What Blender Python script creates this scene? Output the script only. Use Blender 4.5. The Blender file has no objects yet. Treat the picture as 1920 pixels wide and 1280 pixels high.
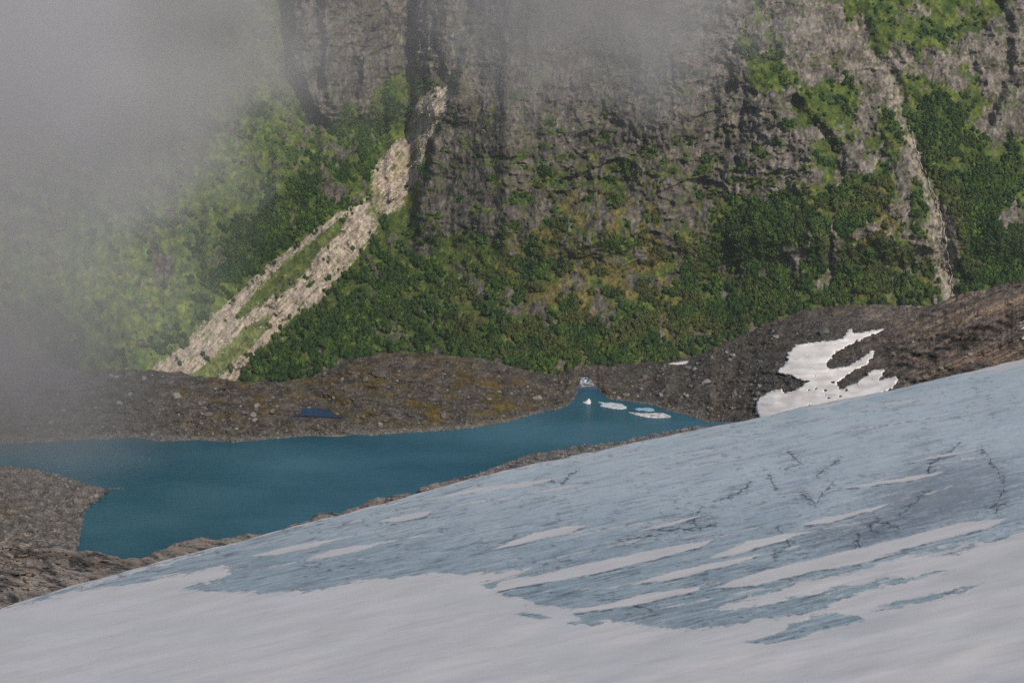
import bpy, math, random
import numpy as np

# ------------------------------------------------------------------ camera, sky, sun
S = bpy.context.scene
C = S.collection
PITCH = math.radians(14.0)
FPX = 960.0 / math.tan(math.radians(20.0))
CP, SP = math.cos(PITCH), math.sin(PITCH)

cd = bpy.data.cameras.new('camera')
cam = bpy.data.objects.new('camera', cd)
C.objects.link(cam)
cam.location = (0, 0, 0)
cam.rotation_euler = (math.radians(90) - PITCH, 0, 0)
cd.sensor_fit = 'HORIZONTAL'
cd.angle = math.radians(40.0)
cd.clip_start, cd.clip_end = 0.5, 20000
S.camera = cam

SUN_DIR = np.array([0.35, -0.70, 0.57]); SUN_DIR /= np.linalg.norm(SUN_DIR)
w = bpy.data.worlds.new('World'); S.world = w; w.use_nodes = True
nt = w.node_tree; nt.nodes.clear()
sky = nt.nodes.new('ShaderNodeTexSky'); sky.sky_type = 'NISHITA'; sky.sun_disc = False
sky.sun_elevation = math.asin(SUN_DIR[2]); sky.sun_rotation = math.atan2(SUN_DIR[0], SUN_DIR[1])
sky.altitude = 900
bg = nt.nodes.new('ShaderNodeBackground'); bg.inputs['Strength'].default_value = 0.13
wo = nt.nodes.new('ShaderNodeOutputWorld')
nt.links.new(sky.outputs[0], bg.inputs['Color']); nt.links.new(bg.outputs[0], wo.inputs['Surface'])

ld = bpy.data.lights.new('sun', 'SUN'); ld.energy = 4.6; ld.angle = math.radians(1.2); ld.color = (1.0, 0.90, 0.77)
sun = bpy.data.objects.new('sun', ld); C.objects.link(sun)
from mathutils import Vector
sun.rotation_euler = Vector(SUN_DIR.tolist()).to_track_quat('Z', 'Y').to_euler()
sun.location = (300, -200, 400)

S.view_settings.view_transform = 'Standard'; S.view_settings.look = 'None'
S.view_settings.exposure = -0.12; S.view_settings.gamma = 1.0
S.cycles.use_denoising = False
S.cycles.max_bounces = 5; S.cycles.diffuse_bounces = 2; S.cycles.glossy_bounces = 2
S.cycles.transparent_max_bounces = 8; S.cycles.volume_bounces = 1
S.cycles.volume_step_rate = 1.6; S.cycles.volume_max_steps = 64

rng = np.random.default_rng(7)
random.seed(7)

# ------------------------------------------------------------------ maths helpers
f32 = np.float32
def smooth(a, b, x):
    t = np.clip((x - a) / (b - a), 0, 1)
    return t * t * (3 - 2 * t)
def mix(a, b, t): return a + (b - a) * t
def col3(c): return np.array(c, dtype=f32)
def interp(x, pts):
    p = np.array(pts, float)
    return np.interp(x, p[:, 0], p[:, 1])
def sinterp(x, pts, w):
    return sum(interp(x + w * k, pts) for k in np.linspace(-1, 1, 9)) / 9
PERM = np.concatenate([np.random.default_rng(3).permutation(256)] * 3).astype(np.int64)
ANG = np.random.default_rng(5).uniform(0, 2 * np.pi, 256)
GX, GY = np.cos(ANG).astype(f32), np.sin(ANG).astype(f32)
def perlin(x, y, seed=0):
    x = np.asarray(x, f32); y = np.asarray(y, f32)
    xf = np.floor(x); yf = np.floor(y)
    xi = xf.astype(np.int64) & 255; yi = (yf.astype(np.int64) + seed * 37) & 255
    dx = x - xf; dy = y - yf
    ux = dx * dx * dx * (dx * (dx * 6 - 15) + 10); uy = dy * dy * dy * (dy * (dy * 6 - 15) + 10)
    def g(ix, iy, ax, ay):
        h = PERM[(PERM[(xi + ix) & 255] + yi + iy) & 255]
        return GX[h] * ax + GY[h] * ay
    a = g(0, 0, dx, dy); b = g(1, 0, dx - 1, dy); c = g(0, 1, dx, dy - 1); d = g(1, 1, dx - 1, dy - 1)
    return (mix(mix(a, b, ux), mix(c, d, ux), uy) * 1.5).astype(f32)
def fbm(x, y, o=4, seed=0, gain=0.5):
    s = 0; a = 1.0; n = 0
    for k in range(o):
        s = s + a * perlin(x * 2.03 ** k + 17.3 * k, y * 2.03 ** k + 9.1 * k, seed + k); n += a; a *= gain
    return s / n * 1.4
def ridge(x, y, o=4, seed=0, gain=0.5):
    s = 0; a = 1.0; n = 0
    for k in range(o):
        s = s + a * (1 - np.abs(perlin(x * 2.03 ** k + 17.3 * k, y * 2.03 ** k + 9.1 * k, seed + k)) * 1.8); n += a; a *= gain
    return s / n
def poly_sd(X, Y, poly, far=60.0):
    """signed distance to a closed outline, positive inside"""
    P = np.array(poly, float)
    out = np.full(X.shape, -far, f32)
    m = (X > P[:, 0].min() - far) & (X < P[:, 0].max() + far) & (Y > P[:, 1].min() - far) & (Y < P[:, 1].max() + far)
    x = X[m].astype(f32); y = Y[m].astype(f32)
    if not len(x): return out
    d = np.full(x.shape, 1e18, f32); ins = np.zeros(x.shape, bool)
    Q = np.roll(P, -1, 0)
    for (x1, y1), (x2, y2) in zip(P, Q):
        ex, ey = x2 - x1, y2 - y1
        t = np.clip(((x - x1) * ex + (y - y1) * ey) / (ex * ex + ey * ey + 1e-9), 0, 1)
        d = np.minimum(d, (x - x1 - t * ex) ** 2 + (y - y1 - t * ey) ** 2)
        if y1 != y2:
            c = ((y1 > y) != (y2 > y)) & (x < (x2 - x1) * (y - y1) / (y2 - y1) + x1)
            ins ^= c
    d = np.sqrt(d)
    out[m] = np.clip(np.where(ins, d, -d), -far, 1e6)
    return out
def line_d(X, Y, pts, far=80.0):
    """distance to an open line and the position 0..1 along it"""
    P = np.array(pts, float)
    out = np.full(X.shape, far, f32); along = np.zeros(X.shape, f32)
    m = (X > P[:, 0].min() - far) & (X < P[:, 0].max() + far) & (Y > P[:, 1].min() - far) & (Y < P[:, 1].max() + far)
    x = X[m].astype(f32); y = Y[m].astype(f32)
    if not len(x): return out, along
    d = np.full(x.shape, far, f32); al = np.zeros(x.shape, f32); n = len(P) - 1
    for k in range(n):
        x1, y1 = P[k]; ex, ey = P[k + 1] - P[k]
        t = np.clip(((x - x1) * ex + (y - y1) * ey) / (ex * ex + ey * ey + 1e-9), 0, 1)
        dd = np.sqrt((x - x1 - t * ex) ** 2 + (y - y1 - t * ey) ** 2)
        c = dd < d
        d = np.where(c, dd, d); al = np.where(c, (k + t) / n, al)
    out[m] = d; along[m] = al
    return out, along
def hblur(a, r):
    k = np.exp(-np.linspace(-2, 2, 2 * r + 1) ** 2); k /= k.sum()
    p = np.pad(a, ((0, 0), (r, r)), 'edge'); return np.apply_along_axis(lambda v_: np.convolve(v_, k, 'valid'), 1, p)
def blob(X, Y, cx, cy, rx, ry, rot=0.0):
    c, s = math.cos(math.radians(rot)), math.sin(math.radians(rot))
    a = (X - cx) * c + (Y - cy) * s; b = -(X - cx) * s + (Y - cy) * c
    return np.exp(-((a / rx) ** 2 + (b / ry) ** 2)).astype(f32)
# image pixel positions cast along camera rays to a chosen distance Y (metres)
def slope_of(py):
    v = (py - 640.0) / FPX
    return (-SP - v * CP) / (CP - v * SP)
def ray_x(px, py):
    return ((px - 960.0) / FPX) / (CP - (py - 640.0) / FPX * SP)
def pt(px, py, Y):
    return np.stack([ray_x(px, py) * Y, Y + 0 * px, slope_of(py) * Y], -1)

# ------------------------------------------------------------------ mesh helpers
def make_mesh(name, V, F, colour=None, smooth_shade=True):
    me = bpy.data.meshes.new(name)
    V = np.asarray(V, f32).reshape(-1, 3); F = np.asarray(F, np.int32)
    k = F.shape[1]
    me.vertices.add(len(V)); me.vertices.foreach_set('co', V.ravel())
    me.loops.add(F.size); me.loops.foreach_set('vertex_index', F.ravel())
    me.polygons.add(len(F)); me.polygons.foreach_set('loop_start', np.arange(0, F.size, k, dtype=np.int32))
    me.update(calc_edges=True)
    me.polygons.foreach_set('use_smooth', np.full(len(F), smooth_shade, bool))
    if colour is not None:
        at = me.color_attributes.new('tint', 'FLOAT_COLOR', 'POINT')
        c4 = np.ones((len(V), 4), f32); c4[:, :3] = np.clip(np.asarray(colour, f32).reshape(-1, 3), 0, 1)
        at.data.foreach_set('color', c4.ravel())
    me.validate(verbose=False)
    return me
def link(name, me, mat, parent=None, label=None, cat=None, group=None, kind=None):
    o = bpy.data.objects.new(name, me); C.objects.link(o)
    if mat is not None and me is not None and not me.materials: me.materials.append(mat)
    if parent: o.parent = parent
    tag(o, label, cat, group, kind)
    return o
def tag(o, label=None, cat=None, group=None, kind=None):
    if label: o['label'] = label
    if cat: o['category'] = cat
    if group: o['group'] = group
    if kind: o['kind'] = kind
def grid_faces(n, m, keep=None):
    i = np.arange(n * m, dtype=np.int32).reshape(n, m)
    F = np.stack([i[:-1, :-1], i[:-1, 1:], i[1:, 1:], i[1:, :-1]], -1).reshape(-1, 4)
    if keep is not None: F = F[keep.reshape(-1)]
    return F
def compact(V, F, col=None):
    u, inv = np.unique(F, return_inverse=True)
    return V.reshape(-1, 3)[u], inv.reshape(F.shape).astype(np.int32), None if col is None else col.reshape(-1, 3)[u]
def spaced(a, b, step, lo=None, hi=None, coarse=8):
    """fine spacing inside lo..hi, coarser outside"""
    parts = []
    if lo is not None and a < lo: parts.append(np.arange(a, lo, coarse))
    parts.append(np.arange(lo if lo is not None else a, hi if hi is not None else b, step))
    if hi is not None and hi < b: parts.append(np.arange(hi, b + coarse, coarse))
    return np.concatenate(parts)

# ------------------------------------------------------------------ materials
def new_mat(name):
    m = bpy.data.materials.new(name); m.use_nodes = True
    n = m.node_tree; b = n.nodes['Principled BSDF']
    return m, n, b
def ground_mat(name, rough=0.95, spec=0.2, scale=1.0, contrast=0.5, bump=0.5, bdist=0.3, stretch=(1, 1, 1), hi=1.0, fine=4.0, sss=0):
    """vertex tint multiplied by two scales of noise, with noise bump"""
    m, n, b = new_mat(name); N = n.nodes; L = n.links
    at = N.new('ShaderNodeAttribute'); at.attribute_name = 'tint'
    tc = N.new('ShaderNodeNewGeometry')
    mp = N.new('ShaderNodeMapping'); mp.inputs['Scale'].default_value = stretch
    L.new(tc.outputs['Position'], mp.inputs['Vector'])
    n1 = N.new('ShaderNodeTexNoise'); n1.inputs['Scale'].default_value = scale; n1.inputs['Detail'].default_value = 5; n1.inputs['Roughness'].default_value = 0.65
    L.new(mp.outputs[0], n1.inputs['Vector'])
    r = N.new('ShaderNodeMapRange'); r.inputs['From Min'].default_value = 0.3; r.inputs['From Max'].default_value = 0.7
    r.inputs['To Min'].default_value = 1 - contrast; r.inputs['To Max'].default_value = 1 + contrast * hi
    L.new(n1.outputs['Fac'], r.inputs['Value'])
    n2 = N.new('ShaderNodeTexVoronoi'); n2.inputs['Scale'].default_value = scale * fine
    L.new(mp.outputs[0], n2.inputs['Vector'])
    r2 = N.new('ShaderNodeMapRange'); r2.inputs['From Max'].default_value = 0.9
    r2.inputs['To Min'].default_value = 1 + contrast * 0.35; r2.inputs['To Max'].default_value = 1 - contrast * 0.6
    L.new(n2.outputs['Distance'], r2.inputs['Value'])
    mu = N.new('ShaderNodeMath'); mu.operation = 'MULTIPLY'; L.new(r.outputs[0], mu.inputs[0]); L.new(r2.outputs[0], mu.inputs[1])
    vm = N.new('ShaderNodeVectorMath'); vm.operation = 'SCALE'; L.new(at.outputs['Color'], vm.inputs[0]); L.new(mu.outputs[0], vm.inputs['Scale'])
    L.new(vm.outputs[0], b.inputs['Base Color'])
    b.inputs['Roughness'].default_value = rough; b.inputs['Specular IOR Level'].default_value = spec
    bp = N.new('ShaderNodeBump'); bp.inputs['Strength'].default_value = bump; bp.inputs['Distance'].default_value = bdist
    L.new(mu.outputs[0], bp.inputs['Height']); L.new(bp.outputs[0], b.inputs['Normal'])
    return m
M_mount = ground_mat('mountain_ground', scale=0.16, contrast=0.5, bump=0.7, bdist=2.0, stretch=(1, 1, 0.6), fine=2.2)
M_moraine = ground_mat('moraine_rubble', scale=0.55, contrast=0.45, bump=0.8, bdist=0.5, fine=2.0)
M_bedrock = ground_mat('bedrock', scale=0.35, contrast=0.45, bump=0.9, bdist=0.7, stretch=(0.6, 1, 1.6), fine=2.5)
M_glacier = ground_mat('glacier_ice_and_snow', rough=0.85, spec=0.1, scale=0.9, contrast=0.04, bump=0.2, bdist=0.08, stretch=(0.5, 1, 1), fine=3)
M_snow = ground_mat('old_snow', rough=0.8, spec=0.2, scale=0.8, contrast=0.05, bump=0.4, bdist=0.1)
M_stone = ground_mat('boulder_stone', scale=1.1, contrast=0.3, bump=0.6, bdist=0.15)
M_leaf = ground_mat('birch_leaves', rough=0.8, spec=0.15, scale=0.7, contrast=0.35, bump=0.0)
M_floe = ground_mat('floating_ice', rough=0.5, spec=0.3, scale=0.7, contrast=0.12, bump=0.5, bdist=0.15)

def water_mat(name, deep, shallow, rough=0.22):
    m, n, b = new_mat(name); N = n.nodes; L = n.links
    g = N.new('ShaderNodeNewGeometry')
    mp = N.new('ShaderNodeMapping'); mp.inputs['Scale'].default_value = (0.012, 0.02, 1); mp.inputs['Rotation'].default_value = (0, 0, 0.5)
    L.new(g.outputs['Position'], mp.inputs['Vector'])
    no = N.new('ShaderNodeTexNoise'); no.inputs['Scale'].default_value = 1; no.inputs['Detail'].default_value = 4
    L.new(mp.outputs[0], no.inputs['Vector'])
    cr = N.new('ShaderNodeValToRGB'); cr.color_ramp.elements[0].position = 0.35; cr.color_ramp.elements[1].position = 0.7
    cr.color_ramp.elements[0].color = (*deep, 1); cr.color_ramp.elements[1].color = (*shallow, 1)  # noise-placed, not depth: the lighter colour paints the sheen of wind-ruffled patches
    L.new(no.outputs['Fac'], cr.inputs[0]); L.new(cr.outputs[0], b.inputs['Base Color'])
    b.inputs['Roughness'].default_value = rough; b.inputs['IOR'].default_value = 1.33; b.inputs['Specular IOR Level'].default_value = 0.35
    mp2 = N.new('ShaderNodeMapping'); mp2.inputs['Scale'].default_value = (0.5, 1.2, 1); mp2.inputs['Rotation'].default_value = (0, 0, -0.35)
    L.new(g.outputs['Position'], mp2.inputs['Vector'])
    n2 = N.new('ShaderNodeTexNoise'); n2.inputs['Scale'].default_value = 0.6; n2.inputs['Detail'].default_value = 5; n2.inputs['Roughness'].default_value = 0.6
    L.new(mp2.outputs[0], n2.inputs['Vector'])
    mp3 = N.new('ShaderNodeMapping'); mp3.inputs['Scale'].default_value = (0.01, 0.035, 1); mp3.inputs['Rotation'].default_value = (0, 0, 0.6)
    L.new(g.outputs['Position'], mp3.inputs['Vector'])
    n3 = N.new('ShaderNodeTexNoise'); n3.inputs['Scale'].default_value = 1.0; n3.inputs['Detail'].default_value = 3
    L.new(mp3.outputs[0], n3.inputs['Vector'])
    r3 = N.new('ShaderNodeMapRange'); r3.inputs['From Min'].default_value = 0.4; r3.inputs['From Max'].default_value = 0.65
    r3.inputs['To Min'].default_value = 0.35; r3.inputs['To Max'].default_value = 1.0
    L.new(n3.outputs['Fac'], r3.inputs['Value'])
    bp = N.new('ShaderNodeBump'); bp.inputs['Distance'].default_value = 0.9
    L.new(r3.outputs[0], bp.inputs['Strength']); L.new(n2.outputs['Fac'], bp.inputs['Height']); L.new(bp.outputs[0], b.inputs['Normal'])
    return m
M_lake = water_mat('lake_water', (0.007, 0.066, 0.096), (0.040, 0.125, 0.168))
M_tarn = water_mat('tarn_water', (0.010, 0.038, 0.085), (0.014, 0.05, 0.10), 0.15)

# ------------------------------------------------------------------ the glacier
GA, GB, GC = 0.195, -0.303, -12.8        # the ice surface: z = GA x + GB y + GC, camera about 13 m above it
EDGE = [(-520, 1292), (0, 1141), (100, 1108), (200, 1080), (300, 1052), (450, 1014), (560, 984), (700, 949), (800, 920), (900, 893), (1000, 869),
        (1120, 845), (1220, 823), (1340, 799), (1400, 788), (1440, 779), (1480, 768), (1560, 752), (1640, 738), (1700, 725), (1800, 700), (1920, 673), (2430, 580), (4600, 500)]
def glacier_Y(px, py, h=0.0):
    den = slope_of(py) - GA * ray_x(px, py) - GB
    return (GC + h) / np.minimum(den, -0.022)
def edge_py(px):
    return interp(px, EDGE)

SNOW_POLY = [(-600, 1300), (-200, 1190), (0, 1141), (160, 1097), (330, 1048), (440, 1018), (300, 1062), (200, 1088), (135, 1107), (200, 1100), (310, 1080), (425, 1058), (440, 1068), (425, 1083), (340, 1105), (420, 1108), (540, 1110), (625, 1100), (660, 1088),
             (800, 1075), (925, 1072), (975, 1066), (992, 1068), (905, 1096), (940, 1112), (985, 1125), (1010, 1131), (1060, 1140), (1080, 1165), (1130, 1160), (1225, 1172), (1270, 1180), (1330, 1176),
             (1400, 1163), (1470, 1155), (1530, 1147), (1600, 1115), (1690, 1090), (1790, 1068), (1700, 1080), (1600, 1095), (1560, 1102), (1480, 1120), (1420, 1138), (1320, 1145), (1400, 1120), (1470, 1098), (1560, 1080), (1640, 1060), (1700, 1040), (1780, 1040), (1830, 1020), (1920, 1000), (2440, 860), (5200, 700), (5200, 2600), (-600, 2600)]
STRIPES = [  # snow lying in the hollows between ice ribs
    [(1340, 1010), (1250, 1025), (1130, 1050), (1040, 1070), (940, 1090), (915, 1110), (1000, 1096), (1100, 1078), (1230, 1048), (1310, 1025)],
    [(1525, 994), (1470, 1000), (1400, 1015), (1340, 1040), (1330, 1047), (1390, 1036), (1470, 1012)],
    [(1440, 1037), (1390, 1043), (1300, 1062), (1230, 1080), (1180, 1096), (1250, 1088), (1340, 1066)],
    [(1312, 1097), (1270, 1103), (1200, 1115), (1120, 1135), (1060, 1142), (1000, 1150), (1090, 1148), (1180, 1136), (1260, 1118), (1310, 1105)],
    [(1890, 970), (1800, 980), (1720, 1000), (1600, 1030), (1480, 1056), (1380, 1085), (1335, 1104), (1420, 1096), (1560, 1062), (1640, 1044), (1760, 1012), (1850, 990)],
    [(1690, 1034), (1600, 1050), (1540, 1061), (1450, 1078), (1540, 1068), (1620, 1056)],
    [(1668, 942), (1600, 958), (1540, 970), (1500, 985), (1560, 978), (1640, 955)],
    [(1322, 965), (1270, 975), (1215, 988), (1190, 997), (1260, 985)],
    [(1780, 882), (1700, 893), (1640, 903), (1560, 918), (1640, 909), (1720, 898)],
    [(1840, 840), (1790, 848), (1700, 866), (1780, 855)],
    [(1102, 984), (1060, 986), (1000, 998), (965, 1012), (920, 1030), (1000, 1014), (1070, 997)],
    [(812, 957), (780, 960), (740, 968), (712, 978), (760, 976), (800, 966)],
    [(640, 1008), (590, 1014), (530, 1026), (472, 1042), (520, 1040), (590, 1024)],
    [(745, 1010), (690, 1020), (620, 1030), (570, 1048), (630, 1042), (690, 1027)],
    [(1100, 905), (1040, 913), (980, 925), (1050, 918)], [(950, 908), (880, 918), (780, 940), (870, 926)], [(1060, 893), (960, 906), (880, 925), (980, 912)],
    [(1640, 737), (1560, 755), (1480, 770), (1560, 762)], [(1760, 742), (1690, 752), (1600, 762), (1700, 756)],
    [(1920, 673), (1860, 685), (1790, 702), (1880, 694), (1960, 672)],
    [(1000, 1064), (975, 1066), (925, 1074), (890, 1098), (960, 1084)]]
ICE_POLY = [[(1390, 1202), (1450, 1190), (1480, 1180), (1475, 1168), (1545, 1150), (1600, 1150), (1620, 1162), (1560, 1176), (1510, 1190), (1450, 1205)],
            [(965, 1152), (990, 1148), (1025, 1152), (1040, 1156), (1000, 1160)], [(1640, 1136), (1700, 1124), (1790, 1106), (1850, 1092), (1800, 1110), (1720, 1132)],
            [(1060, 1168), (1090, 1162), (1140, 1164), (1110, 1171)], [(1630, 1145), (1700, 1132), (1690, 1140)]]
CRACKS = [[(1840, 842), (1862, 870), (1874, 888), (1880, 905), (1878, 930), (1868, 945), (1870, 965)],
          [(1868, 945), (1850, 955), (1885, 945)], [(1560, 905), (1528, 945), (1500, 925)], [(1738, 920), (1720, 935), (1690, 965)], [(1752, 885), (1740, 885), (1745, 870), (1800, 830)],
          [(1608, 997), (1610, 1010), (1608, 1040), (1600, 1020)], [(1640, 965), (1650, 978), (1630, 985), (1640, 1000)], [(1636, 978), (1660, 980), (1685, 990)],
          [(1575, 862), (1540, 885), (1530, 893)], [(1480, 845), (1500, 868), (1470, 880)], [(1440, 890), (1448, 900), (1455, 915)], [(1315, 950), (1300, 975), (1310, 990), (1340, 985)],
          [(1210, 990), (1260, 994), (1310, 988)], [(1010, 900), (1055, 905), (1080, 880)], [(1460, 990), (1470, 1000), (1478, 1025), (1450, 1040)],
          [(1150, 1128), (1185, 1135), (1230, 1142)], [(1405, 905), (1385, 925), (1340, 940)], [(1250, 1000), (1150, 1018)], [(1700, 1010), (1690, 1025)]]
gx = spaced(-520, 4600, 1.9, -60, 1990, 12); n_edge = 430
tt = np.linspace(0, 1, n_edge)
tt2 = np.concatenate([tt * 1.0])
PX = np.repeat(gx[None, :], n_edge, 0)
# rows run from the rim of the ice down to below the picture
rim = edge_py(gx)
PY = rim[None, :] + (1345 - np.minimum(rim, 1320))[None, :] * tt[:, None] ** 1.0
# smooth rim wobble
PY += (fbm(PX / 60, PX * 0 + 3, 3, 5) * 2.2) * (1 - tt[:, None])
TH = math.radians(-13)
A_ = PX * math.cos(TH) + PY * math.sin(TH); B_ = -PX * math.sin(TH) + PY * math.cos(TH)
wx = fbm(PX / 70, PY / 18, 4, 11) * 26; wy = fbm(A_ / 45, B_ / 9, 4, 12) * 6 + fbm(A_ / 12, B_ / 3, 3, 13) * 2.2
snow = np.clip(0.5 + poly_sd(PX + wx, PY + wy, SNOW_POLY) / 2.5, 0, 1)
for k, p in enumerate(STRIPES):
    sd = poly_sd(PX + wx * 0.25, PY + wy * 0.32, p)
    snow = np.maximum(snow, np.clip(0.45 + sd / 1.8, 0, 1))
THREADS = [[(1340, 1010), (1400, 992), (1480, 975)], [(1525, 994), (1580, 985), (1650, 972)], [(1440, 1037), (1500, 1022), (1560, 1012)], [(1300, 1098), (1360, 1090)], [(940, 1110), (1000, 1098)], [(1668, 942), (1740, 925), (1800, 905)],
           [(500, 1035), (640, 1008), (760, 985)], [(640, 1040), (760, 1008), (860, 1000)], [(820, 957), (900, 940), (1000, 925)], [(1100, 905), (1200, 888), (1330, 870), (1450, 850)], [(900, 1028), (1000, 1008), (1180, 985), (1330, 962)], [(1000, 1056), (1150, 1022), (1230, 1003)],
           [(420, 1080), (560, 1052), (640, 1040)], [(1420, 935), (1560, 918)], [(1180, 1096), (1130, 1104)], [(1240, 1140), (1340, 1120), (1480, 1095)], [(1150, 870), (1300, 850), (1450, 822)], [(1500, 820), (1640, 800), (1800, 772), (1920, 756)], [(1400, 803), (1560, 782), (1700, 757)], [(1450, 1100), (1600, 1066)],
           [(560, 1000), (700, 968), (860, 938)], [(960, 880), (1100, 862), (1250, 838)], [(1560, 1148), (1700, 1125)], [(1700, 880), (1800, 862), (1920, 850)]]
for k, p in enumerate(THREADS):
    d, al = line_d(PX + wx * 0.3, PY + wy * 0.3, p, 12)
    snow = np.maximum(snow, np.clip(1.5 * np.sin(np.pi * np.clip(al, 0.02, 0.98)) ** 0.7 + 0.25 - d / 1.2, 0, 1) * smooth(-0.5, 0.2, fbm(A_ / 30, B_ / 8, 3, 23 + k % 5)) * 0.8)
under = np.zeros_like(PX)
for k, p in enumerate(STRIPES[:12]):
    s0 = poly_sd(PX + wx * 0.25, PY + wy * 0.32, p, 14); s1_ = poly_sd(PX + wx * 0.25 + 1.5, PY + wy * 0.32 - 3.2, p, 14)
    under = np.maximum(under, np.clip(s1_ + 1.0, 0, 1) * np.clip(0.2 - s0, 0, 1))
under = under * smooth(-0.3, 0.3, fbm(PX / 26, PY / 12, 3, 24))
for p in ICE_POLY:
    snow = np.minimum(snow, 1 - np.clip(0.5 + poly_sd(PX + wx * 0.4, PY + wy * 0.8, p) / 2.5, 0, 1))
# scraps of half-melted snow between the lower ribs
marg = np.abs(poly_sd(PX + wx, PY + wy, SNOW_POLY)); snow = np.where(snow > 0.5, snow - 0.6 * smooth(9, 1, marg) * smooth(0.1, 0.5, fbm(A_ / 30, B_ / 3, 3, 22)), snow)
scrap = fbm(A_ / 50, B_ / 6, 4, 21) + 0.9 * blob(PX, PY, 1760, 1035, 130, 22, -15) + 0.55 * blob(PX, PY, 1560, 1110, 120, 18, -14) - 0.75
snow = np.maximum(snow, np.clip(scrap * 4, 0, 0.75))
rimd = PY - edge_py(PX)
snow = np.maximum(snow, np.clip(1.2 - (rimd + wy * 0.5) / 3.0, 0, 1) * smooth(1500, 1300, PX) * 0.9)
ice_t = smooth(-0.5, 0.5, fbm(A_ / 160, B_ / 26, 4, 31)) * 0.6 + 0.4 * smooth(-0.5, 0.5, fbm(A_ / 40, B_ / 5, 3, 32))
up = smooth(1120, 850, PY)
ice = mix(col3((0.31, 0.39, 0.405)), col3((0.595, 0.655, 0.66)), (0.30 * ice_t + 0.70 * up)[..., None])
# grey silt bands and thin dark streaks along the flow
silt = smooth(0.05, 0.6, fbm(A_ / 120, B_ / 7, 5, 41, 0.6) + 0.10 * fbm(PX / 300, PY / 80, 2, 42)) * 0.5
silt = silt + 1.6 * blob(PX, PY, 1790, 915, 130, 46, -8) * (0.45 + 0.8 * smooth(-0.35, 0.3, fbm(A_ / 60, B_ / 2.4, 4, 43)))
silt = silt + 0.85 * blob(PX, PY, 1640, 990, 120, 30, -10) * (0.4 + 0.9 * smooth(-0.3, 0.3, fbm(A_ / 50, B_ / 2.6, 4, 44)))
silt = silt + 0.4 * blob(PX, PY, 1290, 975, 60, 16, -10) + 0.35 * blob(PX, PY, 1220, 1150, 90, 14, -5)
lines = smooth(0.22, 0.62, fbm(A_ / 75, B_ / 3.2, 4, 45, 0.55)) * (0.35 + 0.65 * smooth(820, 950, PY))
hair = smooth(0.30, 0.55, fbm(A_ / 38, B_ / 1.9, 3, 48, 0.6)) * smooth(-0.2, 0.4, fbm(PX / 110, PY / 40, 3, 49))
spots = smooth(0.52, 0.7, fbm(PX / 16, PY / 7, 3, 57, 0.6)) * smooth(1150, 950, PY)
lines2 = smooth(0.25, 0.55, fbm(A_ / 22 + 5, (B_ - PX * 0.10) / 3.8, 3, 46, 0.55)) * smooth(0.0, 0.3, fbm(PX / 90, PY / 40, 3, 47)) 
crack = np.zeros_like(PX); cbr = fbm(PX / 13, PY / 6, 3, 58, 0.6)
shear = fbm(A_ / 14, B_ / 2.6, 3, 59, 0.6)
cwx = fbm(PX / 16, PY / 12, 3, 51) * 5; cwy = fbm(PX / 18, PY / 9, 3, 52) * 4
for p in CRACKS:
    d, al = line_d(PX + cwx, PY + cwy, p)
    wdt = 1.1 + 2.0 * np.clip(cbr, 0, 1)
    crack = np.maximum(crack, np.clip(1.15 - d / wdt, 0, 1) * smooth(-1.0, -0.05, cbr) * np.clip(1.3 - np.abs(al - 0.5) * 1.2, 0, 1)); crack = np.maximum(crack, 0.75 * np.exp(-(d / 8) ** 2) * smooth(0.0, 0.5, shear))
# many short natural cracks where the ice turns
rc = ridge(PX / 95 + 0.4 * fbm(PX / 40, PY / 40, 2, 55), PY / 42, 3, 54, 0.55)
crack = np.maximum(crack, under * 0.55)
crack = np.maximum(crack, smooth(0.90, 0.97, rc) * smooth(0.05, 0.4, fbm(PX / 60, PY / 22, 3, 56)) * 0.55 * smooth(900, 1150, PX))
dark = np.clip(silt + 0.85 * lines + 0.9 * lines2 + 0.55 * hair + 0.7 * spots, 0, 1) * mix(1.0, 0.62, up)
white = smooth(0.34, 0.56, fbm(A_ / 150, B_ / 3.4, 3, 66, 0.55)) * 0.7 + 0.35 * smooth(0.1, 0.5, fbm(A_ / 60, B_ / 4, 3, 67))
ice = mix(ice, ice * 0 + col3((0.66, 0.66, 0.65)), (white * 0.85)[..., None])
ice = mix(ice, ice * 0.0 + col3((0.155, 0.165, 0.195)), (dark * 0.85)[..., None])
ice = mix(ice, ice * 0.0 + col3((0.045, 0.055, 0.075)), (np.clip(crack * 1.1, 0, 1))[..., None])
sn = mix(col3((0.70, 0.65, 0.60)), col3((0.755, 0.705, 0.66)), smooth(-0.5, 0.5, fbm(A_ / 220, B_ / 14, 4, 61))[..., None])
grain = perlin(PX / 1.9, PY / 1.4, 68) + 0.6 * perlin(PX / 4, PY / 2.2, 69)
sn = sn * (1 + 0.05 * grain)[..., None]; ice = ice * (1 + 0.07 * grain)[..., None]
sn = sn * (1 - 0.07 * smooth(0.1, 0.6, fbm(A_ / 90, B_ / 5, 4, 62)))[..., None]
sn = mix(sn, sn * 0 + col3((0.66, 0.65, 0.60)), (0.5 * smooth(0.0, 0.6, fbm(PX / 300, PY / 50, 3, 63)))[..., None])
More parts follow.
